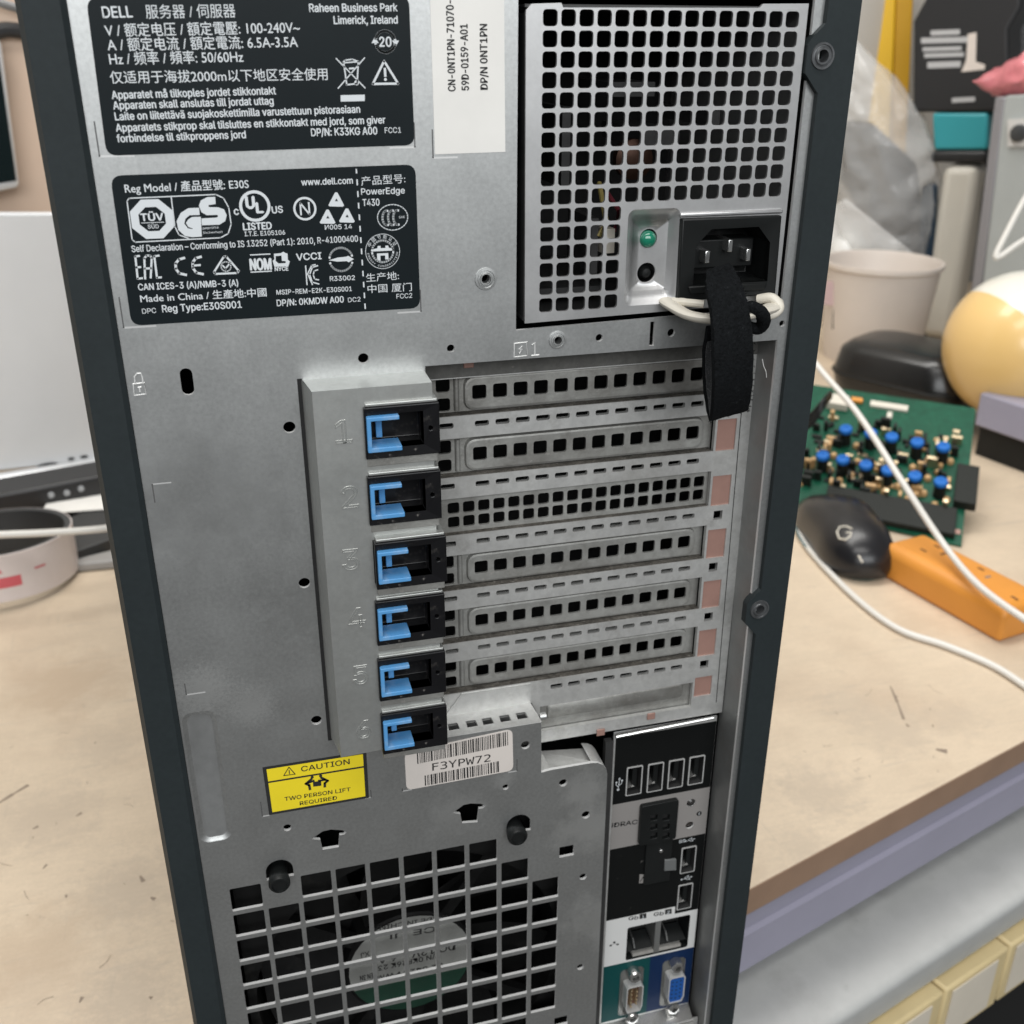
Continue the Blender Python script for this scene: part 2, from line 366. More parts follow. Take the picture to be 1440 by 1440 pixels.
mark([(1252, 965), (1262, 988), (1271, 1012)], 2.2); mark([(1274, 1018), (1278, 1022)], 2.5); mark([(1316, 1054), (1332, 1057)], 5)
mark([(-4, 1131), (18, 1117), (40, 1104)], 2.6); mark([(107, 1148), (115, 1143)], 2); mark([(46, 1166), (54, 1162)], 2); mark([(197, 1232), (202, 1240)], 2.5)
mark([(212, 1262), (218, 1265)], 2.5); mark([(112, 1410), (116, 1402)], 2); mark([(60, 1222), (66, 1216)], 1.6); mark([(210, 1402), (214, 1404)], 2)
rs = random.Random(21)
for k in range(34):
    x0, y0 = (rs.uniform(1060, 1330), rs.uniform(960, 1200)) if k % 2 else (rs.uniform(0, 250), rs.uniform(900, 1430)); t_ = rs.uniform(0, 6.28); ln = rs.choice((3, 4, 6, 14, 26))
    if k % 2 and y0 > 1252 - (x0 - 1050) * .54 - 20: continue
    mark([(x0, y0), (x0 + ln * math.cos(t_) * .5, y0 + ln * math.sin(t_) * .5), (x0 + ln * math.cos(t_ + .2), y0 + ln * math.sin(t_ + .2))], rs.choice((.5, .6, .9, 1.3)) if ln < 10 else .45)
o = mb.build('desk_top', dk, bevel=1.2)
mb = MB()
q = lambda d, z: [desk(s, d, z) for s in (-880, 1480)]
a0, a1 = q(4, -20.5); b0, b1 = q(4, -36); c0, c1 = q(1.5, -38); e0, e1 = q(1.5, -66)
f0, f1 = q(20, -20.5); g0, g1 = q(20, -66)
mb.add([a0, b0, c0, e0, g0, f0, a1, b1, c1, e1, g1, f1], [(0, 1, 7, 6), (1, 2, 8, 7), (2, 3, 9, 8), (3, 4, 10, 9), (4, 5, 11, 10), (5, 0, 6, 11), (0, 1, 2, 3, 4, 5), (6, 7, 8, 9, 10, 11)], LAV)
mb.build('apron', dk, smooth=0)
for s in (-860, 1440):
    for d in (60, 880):
        mb = MB(); mb.hexa([desk(s, d, -780), desk(s + 45, d, -780), desk(s + 45, d + 45, -780), desk(s, d + 45, -780)], [desk(s, d, -20.5), desk(s + 45, d, -20.5), desk(s + 45, d + 45, -20.5), desk(s, d + 45, -20.5)], LAV)
        mb.build('leg', dk, bevel=2)
# grey metal ledge in front of the apron, standing on a cabinet with card-fronted yellow drawers
def ledge_d(px, py, z):
    X = D(px, py, z); r = Vector((X.x - A.x, X.z - A.z)); return r.dot(Vector(NB))
ZL = -84.0
dfront = ledge_d(1310, 1337 - 0, ZL); dback = 40
mb = MB()
pr_ = [(dback, ZL), (dfront + 2, ZL)] + [(dfront + 2 - 6 * math.sin(rad(t)), ZL - 6 + 6 * math.cos(rad(t))) for t in (15, 30, 45, 60, 75, 90)] + [(dfront - 2, ZL - 26), (dback, ZL - 26)]
l0 = [desk(-700, d, z) for d, z in pr_]; l1 = [desk(900, d, z) for d, z in pr_]
mb.loft([l0, l1], GREYM, cap0=True, cap1=True)
cab = empty('cabinet', desk(100, dfront, -780), 'grey metal cabinet with rounded top ledge below the front edge of the desk', 'cabinet')
mb.build('ledge', cab, smooth=40)
mb = MB(); mb.hexa([desk(-690, dfront + 6, -780), desk(890, dfront + 6, -780), desk(890, dback, -780), desk(-690, dback, -780)], [desk(-690, dfront + 6, ZL - 26.5), desk(890, dfront + 6, ZL - 26.5), desk(890, dback, ZL - 26.5), desk(-690, dback, ZL - 26.5)], VOID)
mb.build('body', cab)
YTR = mat('yellow_drawer_plastic', (.66, .53, .29), .5, noise=[(20, .08)]); CARD = mat('cream_card', (.66, .60, .50), .7, noise=[(25, .06)])

# ================================================================== THE SERVER
sv = empty('server_tower', W(24, 325, 300), 'grey steel server tower seen from the back with dark side panels and six expansion slots', 'server')
# rear sheet with all its openings -----------------------------------------------------------
UL, UR = -74.2, 122.4
holes = []
DENT0 = rrb(-73.6, -63.2, 91.6, 143.2, 3.2, 5); holes.append(DENT0)
holes.append([(34.3, -111.5), (119.2, -112.5), (119.2, -24.0), (82.0, -23.6), (34.0, -22.6)])
cut = [(7, -13.9), (119.2, -13.9), (119.6, 40), (120.2, 120), (120.4, 303), (69.6, 303), (69.3, 150)] + [(63 + 6.2 * math.cos(rad(t)), 144.2 + 6.2 * math.sin(rad(t))) for t in (0, -22, -45, -67, -90)] + [(47.5, 138.0), (44.0, 138.4), (43.7, 116.6), (7, 116.6)]
holes.append(cut)
for px, py, r in ((511, 504, 1.5), (634, 490, 1.15), (407, 601, 1.75), (428, 820, 1.75), (445, 1013, 1.75), (683, 392, 1.35), (784, 478, 1.4), (842.8, 475, 1.15), (1100, 455, 1.0),
                  (739, 1048, 1.7), (711, 1107, 1.2), (792, 1101, 1.6), (824, 1146, 1.7), (820, 1233, 1.5), (816, 1360, 1.5), (404, 1164, 1.4), (944, 468, 1.25)):
    c_ = P(px, py)
    holes.append(circ(c_, r, 16))
holes.append(rr(P(263, 537), 3.3, 7.6, 1.5)); holes.append(rr(P(797, 1197), 5.8, 5.0, .3)); holes.append(rr(P(789, 1436), 5.8, 5.0, .3))
holes.append([(75.9, -22.4), (77.4, -22.4), (77.4, -15.0), (75.9, -15.0)])
FU, FV, FPU, FPV = -61.48, 169.76, 11.994, 11.88
fanmask = {0: [0, 2, 3, 4, 5, 6, 7], 1: range(0, 9), 8: range(0, 9), 9: range(1, 8)}
for j in range(10):
    for i in fanmask.get(j, range(10)):
        holes.append(rr((FU + i * FPU, FV + j * FPV), 10.45, 10.1, .35, 1))
for px, py in ((393, 1224), (729.4, 1160)):
    c_ = P(px, py); holes.append([(c_[0] + 4.6 * math.cos(rad(t)), c_[1] + 4.6 * math.sin(rad(t))) for t in range(180, 361, 15)] + [(c_[0] + 4.6, c_[1] + 3.4), (c_[0] - 4.6, c_[1] + 3.4)])
z3 = lambda x, y: P(340 + x / 4.8, 1020 + y / 4.8)
holes.append([z3(*p) for p in ((470, 768), (545, 716), (600, 703), (680, 708), (708, 722), (690, 737), (660, 742), (655, 822), (545, 840), (530, 772))])
z4 = lambda x, y: P(560 + x / 4.8, 960 + y / 4.8)
holes.append([z4(*p) for p in ((370, 878), (440, 826), (490, 815), (560, 818), (590, 832), (570, 848), (545, 852), (535, 942), (432, 950), (420, 888))])
RT = 1.2
mb = MB(); mb.sheet([(UL, -118), (UR, -118), (UR, 314), (UL, 314)], holes, 0, RT, STEEL, EDGE)
# folded walls of the big recess, and the shelf over the last slot
RW = 15.0
def strip(pts, w0, w1, m): mb.add([W(p[0], p[1], w0) for p in pts] + [W(p[0], p[1], w1) for p in pts], [(i, i + 1, len(pts) + i + 1, len(pts) + i) for i in range(len(pts) - 1)], m)
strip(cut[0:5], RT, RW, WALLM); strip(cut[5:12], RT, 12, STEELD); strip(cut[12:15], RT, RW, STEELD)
mb.sheet([(P(649, 1000.6, 12)[0], 108.4), (P(746, 981, 12)[0], 108.4), (44, 116.6), (12.0, 116.6)], [], 12, .9, STEELD)
# small registration slits: corner marks round the labels
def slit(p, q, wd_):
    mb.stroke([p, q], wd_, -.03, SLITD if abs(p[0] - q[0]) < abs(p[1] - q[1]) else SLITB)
SLITD = mat('slit_painted_shade', (.12, .12, .12), .6, .5); SLITB = mat('slit_painted_lit_lip', (.80, .80, .79), .35, .6)  # flat strokes: slit shade and lit lower lip painted as colour
for (px, py, du, dv) in ((140, 220, 8, -8), (583.5, 207, -6.5, -6), (174, 461, 8, -8), (592, 438, -6.5, -6), (609, 222, 6.5, -7), (262, 977, 5.5, -4), (369, 1148, 2.2, -6), (522, 1121, -2, -3), (566, 1112.5, 3, -1), (727, 1084, -3, -5)):
    u_, v_ = P(px, py)
    slit((u_, v_), (u_ + du, v_), .5); slit((u_, v_), (u_, v_ + dv), .35)
u_, v_ = P(214, 681); slit((u_, v_), (u_ + 5.0, v_), .4); slit((u_, v_), (u_, v_ + 5.5), .35)
rp = mb.build('rear_panel', sv)
# stamped relief on the rear sheet: handle dent, padlock and lightning marks
mb = MB()
mb.loft([ring(DENT0, 0), ring(inset(DENT0, .35), .12), ring(inset(DENT0, 1.3), .85), ring(inset(DENT0, 1.6), .9)], STEEL)
DENT = mat('dent_steel', (.50, .51, .51), .45, .9, noise=[(35, .1), (260, .1)])
mb.sheet(inset(DENT0, 1.6), [], .9, 0, DENT)
mb.build('handle_dent', sv, smooth=60)
mb = MB()
def lk(*pts): return [P(185 + x, 522 + y) for x, y in pts]
for pts in (lk((2, 18), (18, 16), (20, 32), (4, 34), (2, 18)), lk((5, 17), (4, 8), (8, 3), (13, 3), (15, 8), (16, 15)), lk((9, 23), (14, 22)), lk((11, 23), (12, 29))):
    mb.tube([W(*p, -.12) for p in pts], .22, EDGE, 6)
mb.build('padlock_mark', sv); mb = MB()
k_ = lambda *pts: [P(722 + x, 480 + y) for x, y in pts]
for pts in (k_((1, 3), (19, 1), (19, 20), (1, 22), (1, 3)), k_((12, 6), (8, 11), (12, 11), (8, 17)), k_((26, 5), (30, 2), (30, 19)), k_((25, 20), (36, 19))):
    mb.tube([W(*p, -.12) for p in pts], .2, EDGE, 6)
mb.build('lightning_mark', sv)
# dark side panels with screw bosses --------------------------------------------------------
mb = MB(); pr_ = [(-85.6, 600), (-85.6, 1.5), (-84.0, -1.6), (-75.6, -1.6), (UL - .1, -.6), (UL - .1, 600)]
mb.loft([[W(u, -118, w) for u, w in pr_], [W(u, 317, w) for u, w in pr_]], DARKP, cap0=True, cap1=True); mb.build('side_panel', sv, smooth=20)
mb = MB(); out = [(UR + .1, -118)]
for cv in (-95.2, 83.0):
    out += [(UR - .2, cv - 8.5), (UR - 4.2, cv - 4.6), (UR - 5.0, cv - 3.0), (UR - 5.0, cv + 4.2), (UR - .3, cv + 9.6)]
out += [(UR + .1, 317), (132.6, 317), (132.6, -118)]
mb.sheet(out, [circ((122.2, -95.4), 1.7, 18), circ((122.4, 82.2), 1.7, 18)], -2.0, 3.0, DARKP)
mb.ubox(UR + 1.2, 132.4, -117.8, 316.8, 1.05, 600, DARKP)
sp = mb.build('side_panel', sv, smooth=20)
for cu, cv in ((122.2, -95.4), (122.4, 82.2)):
    mb = MB(); mb.lathe(W(cu, cv, -2.0), (0, -1, 0), [(3.6, 0), (3.5, .5), (3.0, .5), (2.8, .15), (2.5, .2), (2.2, .6), (1.7, .6), (1.6, -4), (0.1, -4)], BOSS, 28, cap0=False)
    mb.build('screw_boss', sp)
for px, py, r in ((683, 392, 3.2), (784, 478, 2.7)):
    cu, cv = P(px, py); mb = MB()
    mb.lathe(W(cu, cv, 0), (0, -1, 0), [(r, .02), (r * .97, .45), (r * .78, .5), (r * .7, .25), (r * .58, .28), (r * .5, .75), (r * .43, .75), (r * .40, -3)], STEEL, 26, cap0=False, cap1=False)
    mb.build('rivet', sv)
mb = MB(); mb.ubox(-85.5, 132.5, -120, -118.1, 2, 600, DARKP); mb.build('top_cover', sv)
mb = MB(); mb.ubox(-74, 122.3, -117.9, 316.9, 92, 598, VOID)
for x0, x1, y0, y1 in ((-74.1, -73.2, -117.5, 316), (121.4, 122.3, -117.5, 316), (-73, 121.3, -118, -117.2), (-73, 121.3, 315.6, 316.8)): mb.ubox(x0, x1, y0, y1, 1.2, 91.5, VOID)
mb.build('chassis', sv)
for u_ in (-60, 108):
    for w_ in (40, 560):
        mb = MB(); mb.cyl(W(u_, 325, w_), (0, 0, 1), 11, 8.2, BLACK, 20, r2=12); mb.build('foot', sv)

# labels -------------------------------------------------------------------------------------
TW = -.20
def T(mb, s, x0, y0, x1, y1, cap, m=INK, bold=.012, w=TW): mb.text(s, P(x0, y0), P(x1, y1), cap, w, m, bold)
mm = .185
mb = MB(); mb.sheet(quadround(PL([(121, -3), (575, -6), (583, 204), (150, 219)]), 2.6), [], -.12, .12, LABELK)
for s, x0, y0, x1, y1, cap, bo in (
    ('DELL', 145.3, 25, 186.7, 24.2, 2.35, .016), ('服务器 / 伺服器', 205.8, 24.7, 331.7, 23, 2.25, .0),
    ('V / 额定电压 / 額定電壓: 100-240V~', 148.7, 50.5, 422, 45.6, 2.2, .006), ('A / 额定电流 / 額定電流: 6.5A-3.5A', 152, 70.6, 419, 65.8, 2.2, .006),
    ('Hz / 频率 / 頻率: 50/60Hz', 154.7, 90.3, 342.5, 86.7, 2.2, .006), ('仅适用于海拔2000m以下地区安全使用', 155.8, 116.2, 460.8, 111, 2.1, .004),
    ('Apparatet må tilkoples jordet stikkontakt', 158, 139, 388, 132.5, 1.75, .018), ('Apparaten skall anslutas till jordat uttag', 160, 153.7, 384.7, 146.7, 1.75, .018),
    ('Laite on liitettävä suojakoskettimilla varustettuun pistorasiaan', 162.5, 169, 506.3, 158.3, 1.75, .018),
    ('Apparatets stikprop skal tilsluttes en stikkontakt med jord, som giver', 163.8, 185, 541.7, 173.3, 1.75, .018),
    ('forbindelse til stikproppens jord', 165.3, 200, 345.8, 194, 1.75, .018), ('DP/N: K33KG A00', 438, 191.3, 530.3, 188.7, 1.8, .018), ('FCC1', 541, 187, 563.8, 186.6, 1.35, .006),
    ('Raheen Business Park', 435.3, 16.7, 558.7, 15.8, 1.75, .018), ('Limerick, Ireland', 469.7, 33.8, 559, 33, 1.75, .018)):
    T(mb, s, x0, y0, x1, y1, cap, INK, bo)
c_ = P(541.7, 58.7); mb.stroke(arc(c_, 2.5, 195, 350), .62, TW, INK); mb.stroke(arc(c_, 2.5, 15, 170), .62, TW, INK)
for sx in (1, -1): mb.add([W(c_[0] + sx * 3.5, c_[1] - sx * .3, TW), W(c_[0] + sx * 1.7, c_[1] - sx * .3, TW), W(c_[0] + sx * 2.6, c_[1] + sx * 1.1, TW)], [(0, 1, 2)], INK)
mb.text('20', (c_[0] - 1.5, c_[1] + 1.1), (c_[0] + 1.5, c_[1] + 1.1), 2.2, TW, INK, .02)
zz = lambda x, y: P(350 + x / 6, y / 6)
mb.stroke([zz(1140, 515), zz(1045, 708), zz(1258, 705), zz(1140, 515)], .55, TW, INK); mb.stroke([zz(1146, 580), zz(1150, 640)], .6, TW, INK); mb.sheet(circ(zz(1151, 670), .38, 10), [], TW, 0, INK)
mb.stroke([zz(735, 493), zz(980, 742)], .28, TW, INK); mb.stroke([zz(975, 488), zz(752, 745)], .28, TW, INK)
mb.stroke([zz(800, 535), zz(825, 715), zz(912, 705), zz(922, 525)], .35, TW, INK); mb.stroke([zz(790, 530), zz(810, 508), zz(870, 500), zz(930, 520), zz(790, 530)], .3, TW, INK)
mb.sheet(circ(zz(908, 698), .6, 12), [], TW, 0, INK); mb.stroke([zz(848, 578), zz(885, 576)], .4, TW, INK)
mb.sheet([zz(773, 803), zz(977, 798), zz(977, 852), zz(774, 857)], [], TW, 0, INK)
tag(mb.build('regulatory_label', sv), 'black rating label with Chinese and Scandinavian text at the top')

mb = MB(); mb.sheet(quadround(PL([(155, 247), (584, 231), (591, 433), (185, 458)]), 2.8), [], -.12, .12, LABELK)
for s, x0, y0, x1, y1, cap, bo in (
    ('Reg Model / 產品型號: E30S', 176.3, 270.8, 350, 264, 1.9, .01), ('www.dell.com', 424, 260.6, 496, 258, 1.6, .016), ('产品型号:', 508, 260, 570, 256, 1.75, .0),
    ('PowerEdge', 508, 273.8, 569, 271.8, 1.6, .012), ('T430', 510, 289.6, 533.5, 288.8, 1.75, .012), ('LISTED', 342.4, 323.4, 382, 321.8, 1.75, .03), ('I.T.E. E105106', 344.3, 332, 401, 329.6, 1.15, .012),
    ('c', 329.5, 302, 336, 301.6, 1.9, .02), ('US', 383, 300, 398, 298.6, 1.7, .02),
    ('Self Declaration – Conforming to IS 13252 (Part 1): 2010, R-41000400', 185.8, 354.3, 503.3, 339.5, 1.6, .012), ('CAN ICES-3 (A)/NMB-3 (A)', 195, 408, 335, 401.7, 1.65, .016),
    ('Made in China / 生產地:中國', 198, 424.7, 375, 415.5, 1.75, .01), ('DPC', 200.5, 441, 220, 439.6, 1.3, .004), ('Reg Type:E30S001', 228.8, 438.9, 340, 432.5, 1.85, .016),
    ('MSIP-REM-E2K-E30S001', 389, 414.2, 494.7, 409, 1.25, .012), ('DP/N: 0KMDW A00', 389.7, 430.3, 483.3, 424.9, 1.7, .016), ('DC2', 489.5, 424.8, 507, 423.6, 1.25, .004),
    ('生产地:', 515, 395.5, 561, 392, 1.75, .0), ('中国 厦门', 517, 411, 579, 408, 1.75, .0), ('FCC2', 557.5, 419.8, 579.5, 418.4, 1.3, .004),
    ('VCCI', 417, 366, 452, 364, 1.75, .02), ('R33002', 464, 395, 499, 393.4, 1.25, .012), ('И005 14', 457, 322.8, 495, 321.4, 1.2, .012)):
    T(mb, s, x0, y0, x1, y1, cap, INK, bo)
y6 = lambda x, y: P(150 + x / 6, 225 + y / 6)
k6 = lambda x, y: P(360 + x / 6, 225 + y / 6)
mb.stroke([y6(190, 322), y6(920, 290), y6(985, 320), y6(1030, 400), y6(1050, 540), y6(1025, 620), y6(960, 655), y6(240, 692), y6(215, 670), y6(172, 345), y6(190, 322)], .28, TW, INK)
mb.stroke([y6(545, 315), y6(575, 560), y6(610, 630), y6(690, 660)], .28, TW, INK)
c_ = y6(385, 498)
mb.sheet([(c_[0] + 5.55 * math.cos(rad(22.5 + 45 * i)), c_[1] + 5.25 * math.sin(rad(22.5 + 45 * i))) for i in range(8)], [[(c_[0] + 3.45 * math.cos(rad(22.5 + 45 * i)), c_[1] + 3.2 * math.sin(rad(22.5 + 45 * i))) for i in range(8)]], TW, 0, INK)
mb.text('TÜV', (c_[0] - 2.7, c_[1] + .35), (c_[0] + 2.7, c_[1] + .35), 1.75, TW, INK, .03); mb.stroke([(c_[0] - 2.7, c_[1] + .85), (c_[0] + 2.7, c_[1] + .85)], .16, TW, INK); mb.text('SÜD', (c_[0] - 1.3, c_[1] + 2.3), (c_[0] + 1.3, c_[1] + 2.3), .95, TW, INK, .01)
g_ = [y6(780, 402), y6(690, 405), y6(625, 445), y6(590, 515), y6(605, 590), y6(660, 640), y6(720, 650), y6(803, 645), y6(795, 478), y6(720, 480), y6(690, 500), y6(668, 530), y6(690, 565), y6(725, 575), y6(725, 582), y6(685, 575), y6(655, 535), y6(665, 495), y6(700, 465), y6(785, 463)]
mb.sheet(g_, [], TW, 0, INK)
s_ = [y6(915, 310), y6(850, 312), y6(795, 340), y6(778, 385), y6(800, 440), y6(845, 465), y6(935, 462), y6(940, 478), y6(925, 485), y6(800, 492), y6(803, 550), y6(950, 545), y6(1000, 515), y6(1013, 465), y6(990, 415), y6(940, 398), y6(860, 396), y6(860, 380), y6(920, 370)]
mb.sheet(s_, [], TW, 0, INK)
mb.text('geprüfte', y6(808, 583), y6(945, 576), .55, TW, INK, .0); mb.text('Sicherheit', y6(812, 622), y6(980, 614), .55, TW, INK, .0)
c_ = y6(1250, 388); mb.sheet(circ(c_, 3.95, 32), [circ(c_, 3.2, 32)], TW, 0, INK); mb.text('U', (c_[0] - 2.1, c_[1] + .5), (c_[0] - .1, c_[1] + .5), 2.9, TW, INK, .04); mb.text('L', (c_[0] + .35, c_[1] + 1.7), (c_[0] + 2.0, c_[1] + 1.7), 2.5, TW, INK, .04)
# EAC, CE, RCM
for pts in (((275, 808), (242, 812), (262, 1000), (300, 996)), ((250, 905), (285, 902)), ((325, 1000), (318, 830), (335, 805), (365, 805), (380, 825), (372, 992)), ((322, 915), (375, 912)), ((440, 805), (402, 812), (425, 992), (460, 988))):
    mb.stroke([y6(*p) for p in pts], .5, TW, INK)
mb.stroke([y6(655, 825), y6(610, 838), y6(582, 872), y6(583, 915), y6(612, 955), y6(670, 968)], .62, TW, INK)
mb.stroke([y6(795, 815), y6(752, 828), y6(725, 862), y6(727, 910), y6(757, 950), y6(813, 962)], .62, TW, INK); mb.stroke([y6(727, 890), y6(788, 885)], .5, TW, INK)
mb.stroke([y6(990, 812), y6(905, 945), y6(915, 960), y6(1100, 952), y6(1115, 935), y6(1010, 815), y6(990, 812)], .5, TW, INK); mb.stroke(circ(y6(1007, 898), 1.25, 16), .3, TW, INK, True); mb.stroke([y6(980, 890), y6(1003, 915), y6(1045, 862)], .4, TW, INK)
# NOM, NYCE
mb.stroke([k6(-48, 800), k6(118, 792)], .3, TW, INK); mb.stroke([k6(-43, 945), k6(130, 936)], .3, TW, INK); mb.text('NOM', k6(-45, 928), k6(130, 922), 2.9, TW, INK, .03)
mb.text('NYCE', k6(160, 935), k6(272, 930), 1.0, TW, INK, .03)
mb.sheet([k6(150, 790), k6(210, 785), k6(230, 772), k6(245, 783), k6(265, 788), k6(268, 840), k6(285, 855), k6(272, 895), k6(155, 900), k6(140, 850), k6(155, 835)], [[k6(165, 810), k6(215, 805), k6(218, 850), k6(250, 852), k6(250, 868), k6(190, 872), k6(165, 850)]], TW, 0, INK)
# N in a circle
c_ = k6(412, 410); mb.sheet(circ(c_, 3.0, 28), [circ(c_, 2.45, 28)], TW, 0, INK)
mb.stroke([(c_[0] - 1.1, c_[1] + 1.5), (c_[0] - 1.1, c_[1] - 1.5), (c_[0] + 1.1, c_[1] + 1.5), (c_[0] + 1.1, c_[1] - 1.5)], .42, TW, INK)
# triangle of three A shapes
for cx, cy in ((678, 335), (605, 480), (768, 470)):
    mb.sheet([k6(cx - 12, cy - 62), k6(cx + 8, cy - 62), k6(cx + 65, cy + 48), k6(cx + 52, cy + 58), k6(cx - 60, cy + 55), k6(cx - 68, cy + 45)], [[k6(cx, cy - 12), k6(cx + 14, cy + 12), k6(cx - 14, cy + 12)]], TW, 0, INK)
# KC, arrow circle, CCC, certificate seal
for pts in (((418, 892), (430, 1050)), ((432, 965), (470, 888), (500, 882)), ((440, 970), (475, 1050)), ((520, 890), (475, 905), (452, 965), (475, 1030), (530, 1045)), ((520, 925), (490, 935), (482, 968), (495, 1005), (528, 1010))):
    mb.stroke([k6(*p) for p in pts], .32, TW, INK)
c_ = k6(717, 838); mb.stroke(arc(c_, 3.1, 190, 345, 14), .52, TW, INK); mb.stroke(arc(c_, 3.1, 18, 165, 14), .52, TW, INK)
mb.sheet([k6(612, 845), k6(690, 822), k6(760, 815), k6(778, 808), k6(825, 835), k6(782, 862), k6(765, 852), k6(690, 856)], [], TW, 0, INK)
c_ = k6(1152, 483); mb.stroke(circ(c_, 4.1, 30, 3.35), .25, TW, INK, True)
for du in (-1.6, -.1, 1.3): mb.stroke(arc((c_[0] + du, c_[1] + .1), 1.15, 75, 285, 10, 1.9), .55, TW, INK)
mb.text('S&E', (c_[0] + 1.7, c_[1] + .3), (c_[0] + 3.3, c_[1] + .3), .55, TW, INK, 0)
c_ = k6(1068, 770); mb.stroke(circ(c_, 4.65, 34), .16, TW, INK, True); mb.stroke(arc(c_, 2.9, 185, 355, 14), .5, TW, INK); mb.stroke(arc(c_, 2.9, 5, 175, 14), .5, TW, INK)
mb.sheet([(c_[0] - 2.6, c_[1] - .7), (c_[0] - 1.4, c_[1] - .9), (c_[0] - 1.3, c_[1] - 1.5), (c_[0] - .5, c_[1] - 1.5), (c_[0] - .5, c_[1] - .9), (c_[0] + .8, c_[1] - .9), (c_[0] + .8, c_[1] - 1.5), (c_[0] + 1.6, c_[1] - 1.5), (c_[0] + 1.7, c_[1] - .9), (c_[0] + 3.1, c_[1] - .6), (c_[0] + 3.1, c_[1] - .1), (c_[0] - 2.6, c_[1] - .1)], [], TW, 0, INK)
mb.sheet([(c_[0] - 1.6, c_[1] + .5), (c_[0] + 1.5, c_[1] + .5), (c_[0] + 1.5, c_[1] + 2.2), (c_[0] + .6, c_[1] + 2.2), (c_[0] + .6, c_[1] + 1.1), (c_[0] - .7, c_[1] + 1.1), (c_[0] - .7, c_[1] + 2.5), (c_[0] - 1.6, c_[1] + 2.2)], [], TW, 0, INK)
for k, ch in enumerate('中国节能认证'):
    t = rad(-150 + k * 24); p = Vector((c_[0] + 3.45 * math.cos(t), c_[1] + 3.45 * math.sin(t))); e = Vector((-math.sin(t), math.cos(t))) * .5
    mb.text(ch, p - e, p + e, .85, TW, INK, 0)
for k, ch in enumerate('ENERGY CONSERVATION'):
    if ch == ' ': continue
    t = rad(172 - k * 9.1); p = Vector((c_[0] + 4.2 * math.cos(t), c_[1] + 4.2 * math.sin(t))); e = Vector((math.sin(t), -math.cos(t))) * .22
    mb.text(ch, p - e, p + e, .5, TW, INK, 0)
for k in range(13):
    a_, b_ = Vector(P(500.8, 236)), Vector(P(513.5, 434)); t0, t1 = (k * 1.0) / 12.45, (k + .42) / 12.45
    if k == 0: t0 = .01
    if t1 < 1.005: mb.stroke([a_.lerp(b_, t0), a_.lerp(b_, t1)], .36, TW, INK)
tag(mb.build('approval_label', sv), 'black approval label full of white certification marks')

mb = MB(); mb.sheet(PL([(604, -22), (708.5, -22), (710.5, 213.5), (611.5, 217)]), [], -.14, .14, PAPER)
for s, x0, y0, x1, y1 in (('CN-0NT1PN-71070-', 640.2, 128, 637.4, .5), ('59D-0159-A01', 659.2, 126.7, 657, 34), ('DP/N 0NT1PN', 685.4, 125.8, 684.6, 34)):
    T(mb, s, x0, y0, x1, y1, 1.9, INKK, .022)
tag(mb.build('serial_label', sv), 'white paper part number label with sideways printing')

mb = MB(); q4 = PL([(369, 1079), (515, 1056), (518.8, 1121.7), (378.5, 1146)]); mb.sheet(q4, [], -.10, .10, INKK)
cq = lambda s, t: tuple((Vector(q4[0]).lerp(Vector(q4[1]), s)).lerp(Vector(q4[3]).lerp(Vector(q4[2]), s), t))
mb.sheet([cq(.035, .05), cq(.965, .05), cq(.965, .30), cq(.035, .30)], [], -.14, 0, YEL); mb.sheet([cq(.035, .335), cq(.965, .335), cq(.965, .95), cq(.035, .95)], [], -.14, 0, YEL)
y3 = lambda x, y: P(340 + x / 4.8, 1020 + y / 4.8)
mb.text('CAUTION', y3(402, 310), y3(728, 258), 2.05, TW, INKK, .012)
mb.stroke([y3(318, 280), y3(283, 337), y3(360, 327), y3(318, 280)], .3, TW, INKK); mb.stroke([y3(319, 300), y3(321, 318)], .3, TW, INKK); mb.stroke([y3(321, 322), y3(322, 325)], .3, TW, INKK)
mb.text('TWO PERSON LIFT', y3(290, 508), y3(733, 441), 1.55, TW, INKK, .012); mb.text('REQUIRED', y3(392, 537), y3(642, 498), 1.5, TW, INKK, .012)
for pts in (((470, 360), (432, 392), (455, 402), (460, 430)), ((450, 385), (485, 372)), ((535, 350), (580, 372), (560, 388), (560, 412)), ((560, 365), (520, 372))): mb.stroke([y3(*p) for p in pts], .85, TW, INKK)
for p in ((475, 348), (532, 338)): mb.sheet(circ(y3(*p), .55, 10), [], TW, 0, INKK)
mb.sheet([y3(480, 380), y3(535, 372), y3(537, 405), y3(482, 412)], [], TW, 0, INKK)
tag(mb.build('caution_label', sv), 'yellow two person lift caution label')

q5 = PL([(568.8, 1058), (720.4, 1025), (721.8, 1083), (571.5, 1111)]); mb = MB(); mb.sheet(quadround(q5, 2.4), [], -.15, .15, TAGM)
bq = lambda s, t: tuple((Vector(q5[0]).lerp(Vector(q5[1]), s)).lerp(Vector(q5[3]).lerp(Vector(q5[2]), s), t))
rnd = random.Random(5)
for (s0, s1, t0, t1) in ((.11, .965, .03, .36), (.17, .87, .70, .97)):
    s = s0
    while s < s1:
        wd_ = rnd.choice((.006, .006, .011, .016)); gp = rnd.choice((.006, .008, .013, .009))
        mb.sheet([bq(s, t0), bq(s + wd_, t0), bq(s + wd_, t1), bq(s, t1)], [], TW, 0, INKK); s += wd_ + gp
mb.text('F3YPW72', z4(230, 592), z4(622, 528), 3.1, TW, INKK, .004)
tag(mb.build('barcode_label', sv), 'cream service sticker with two barcodes')

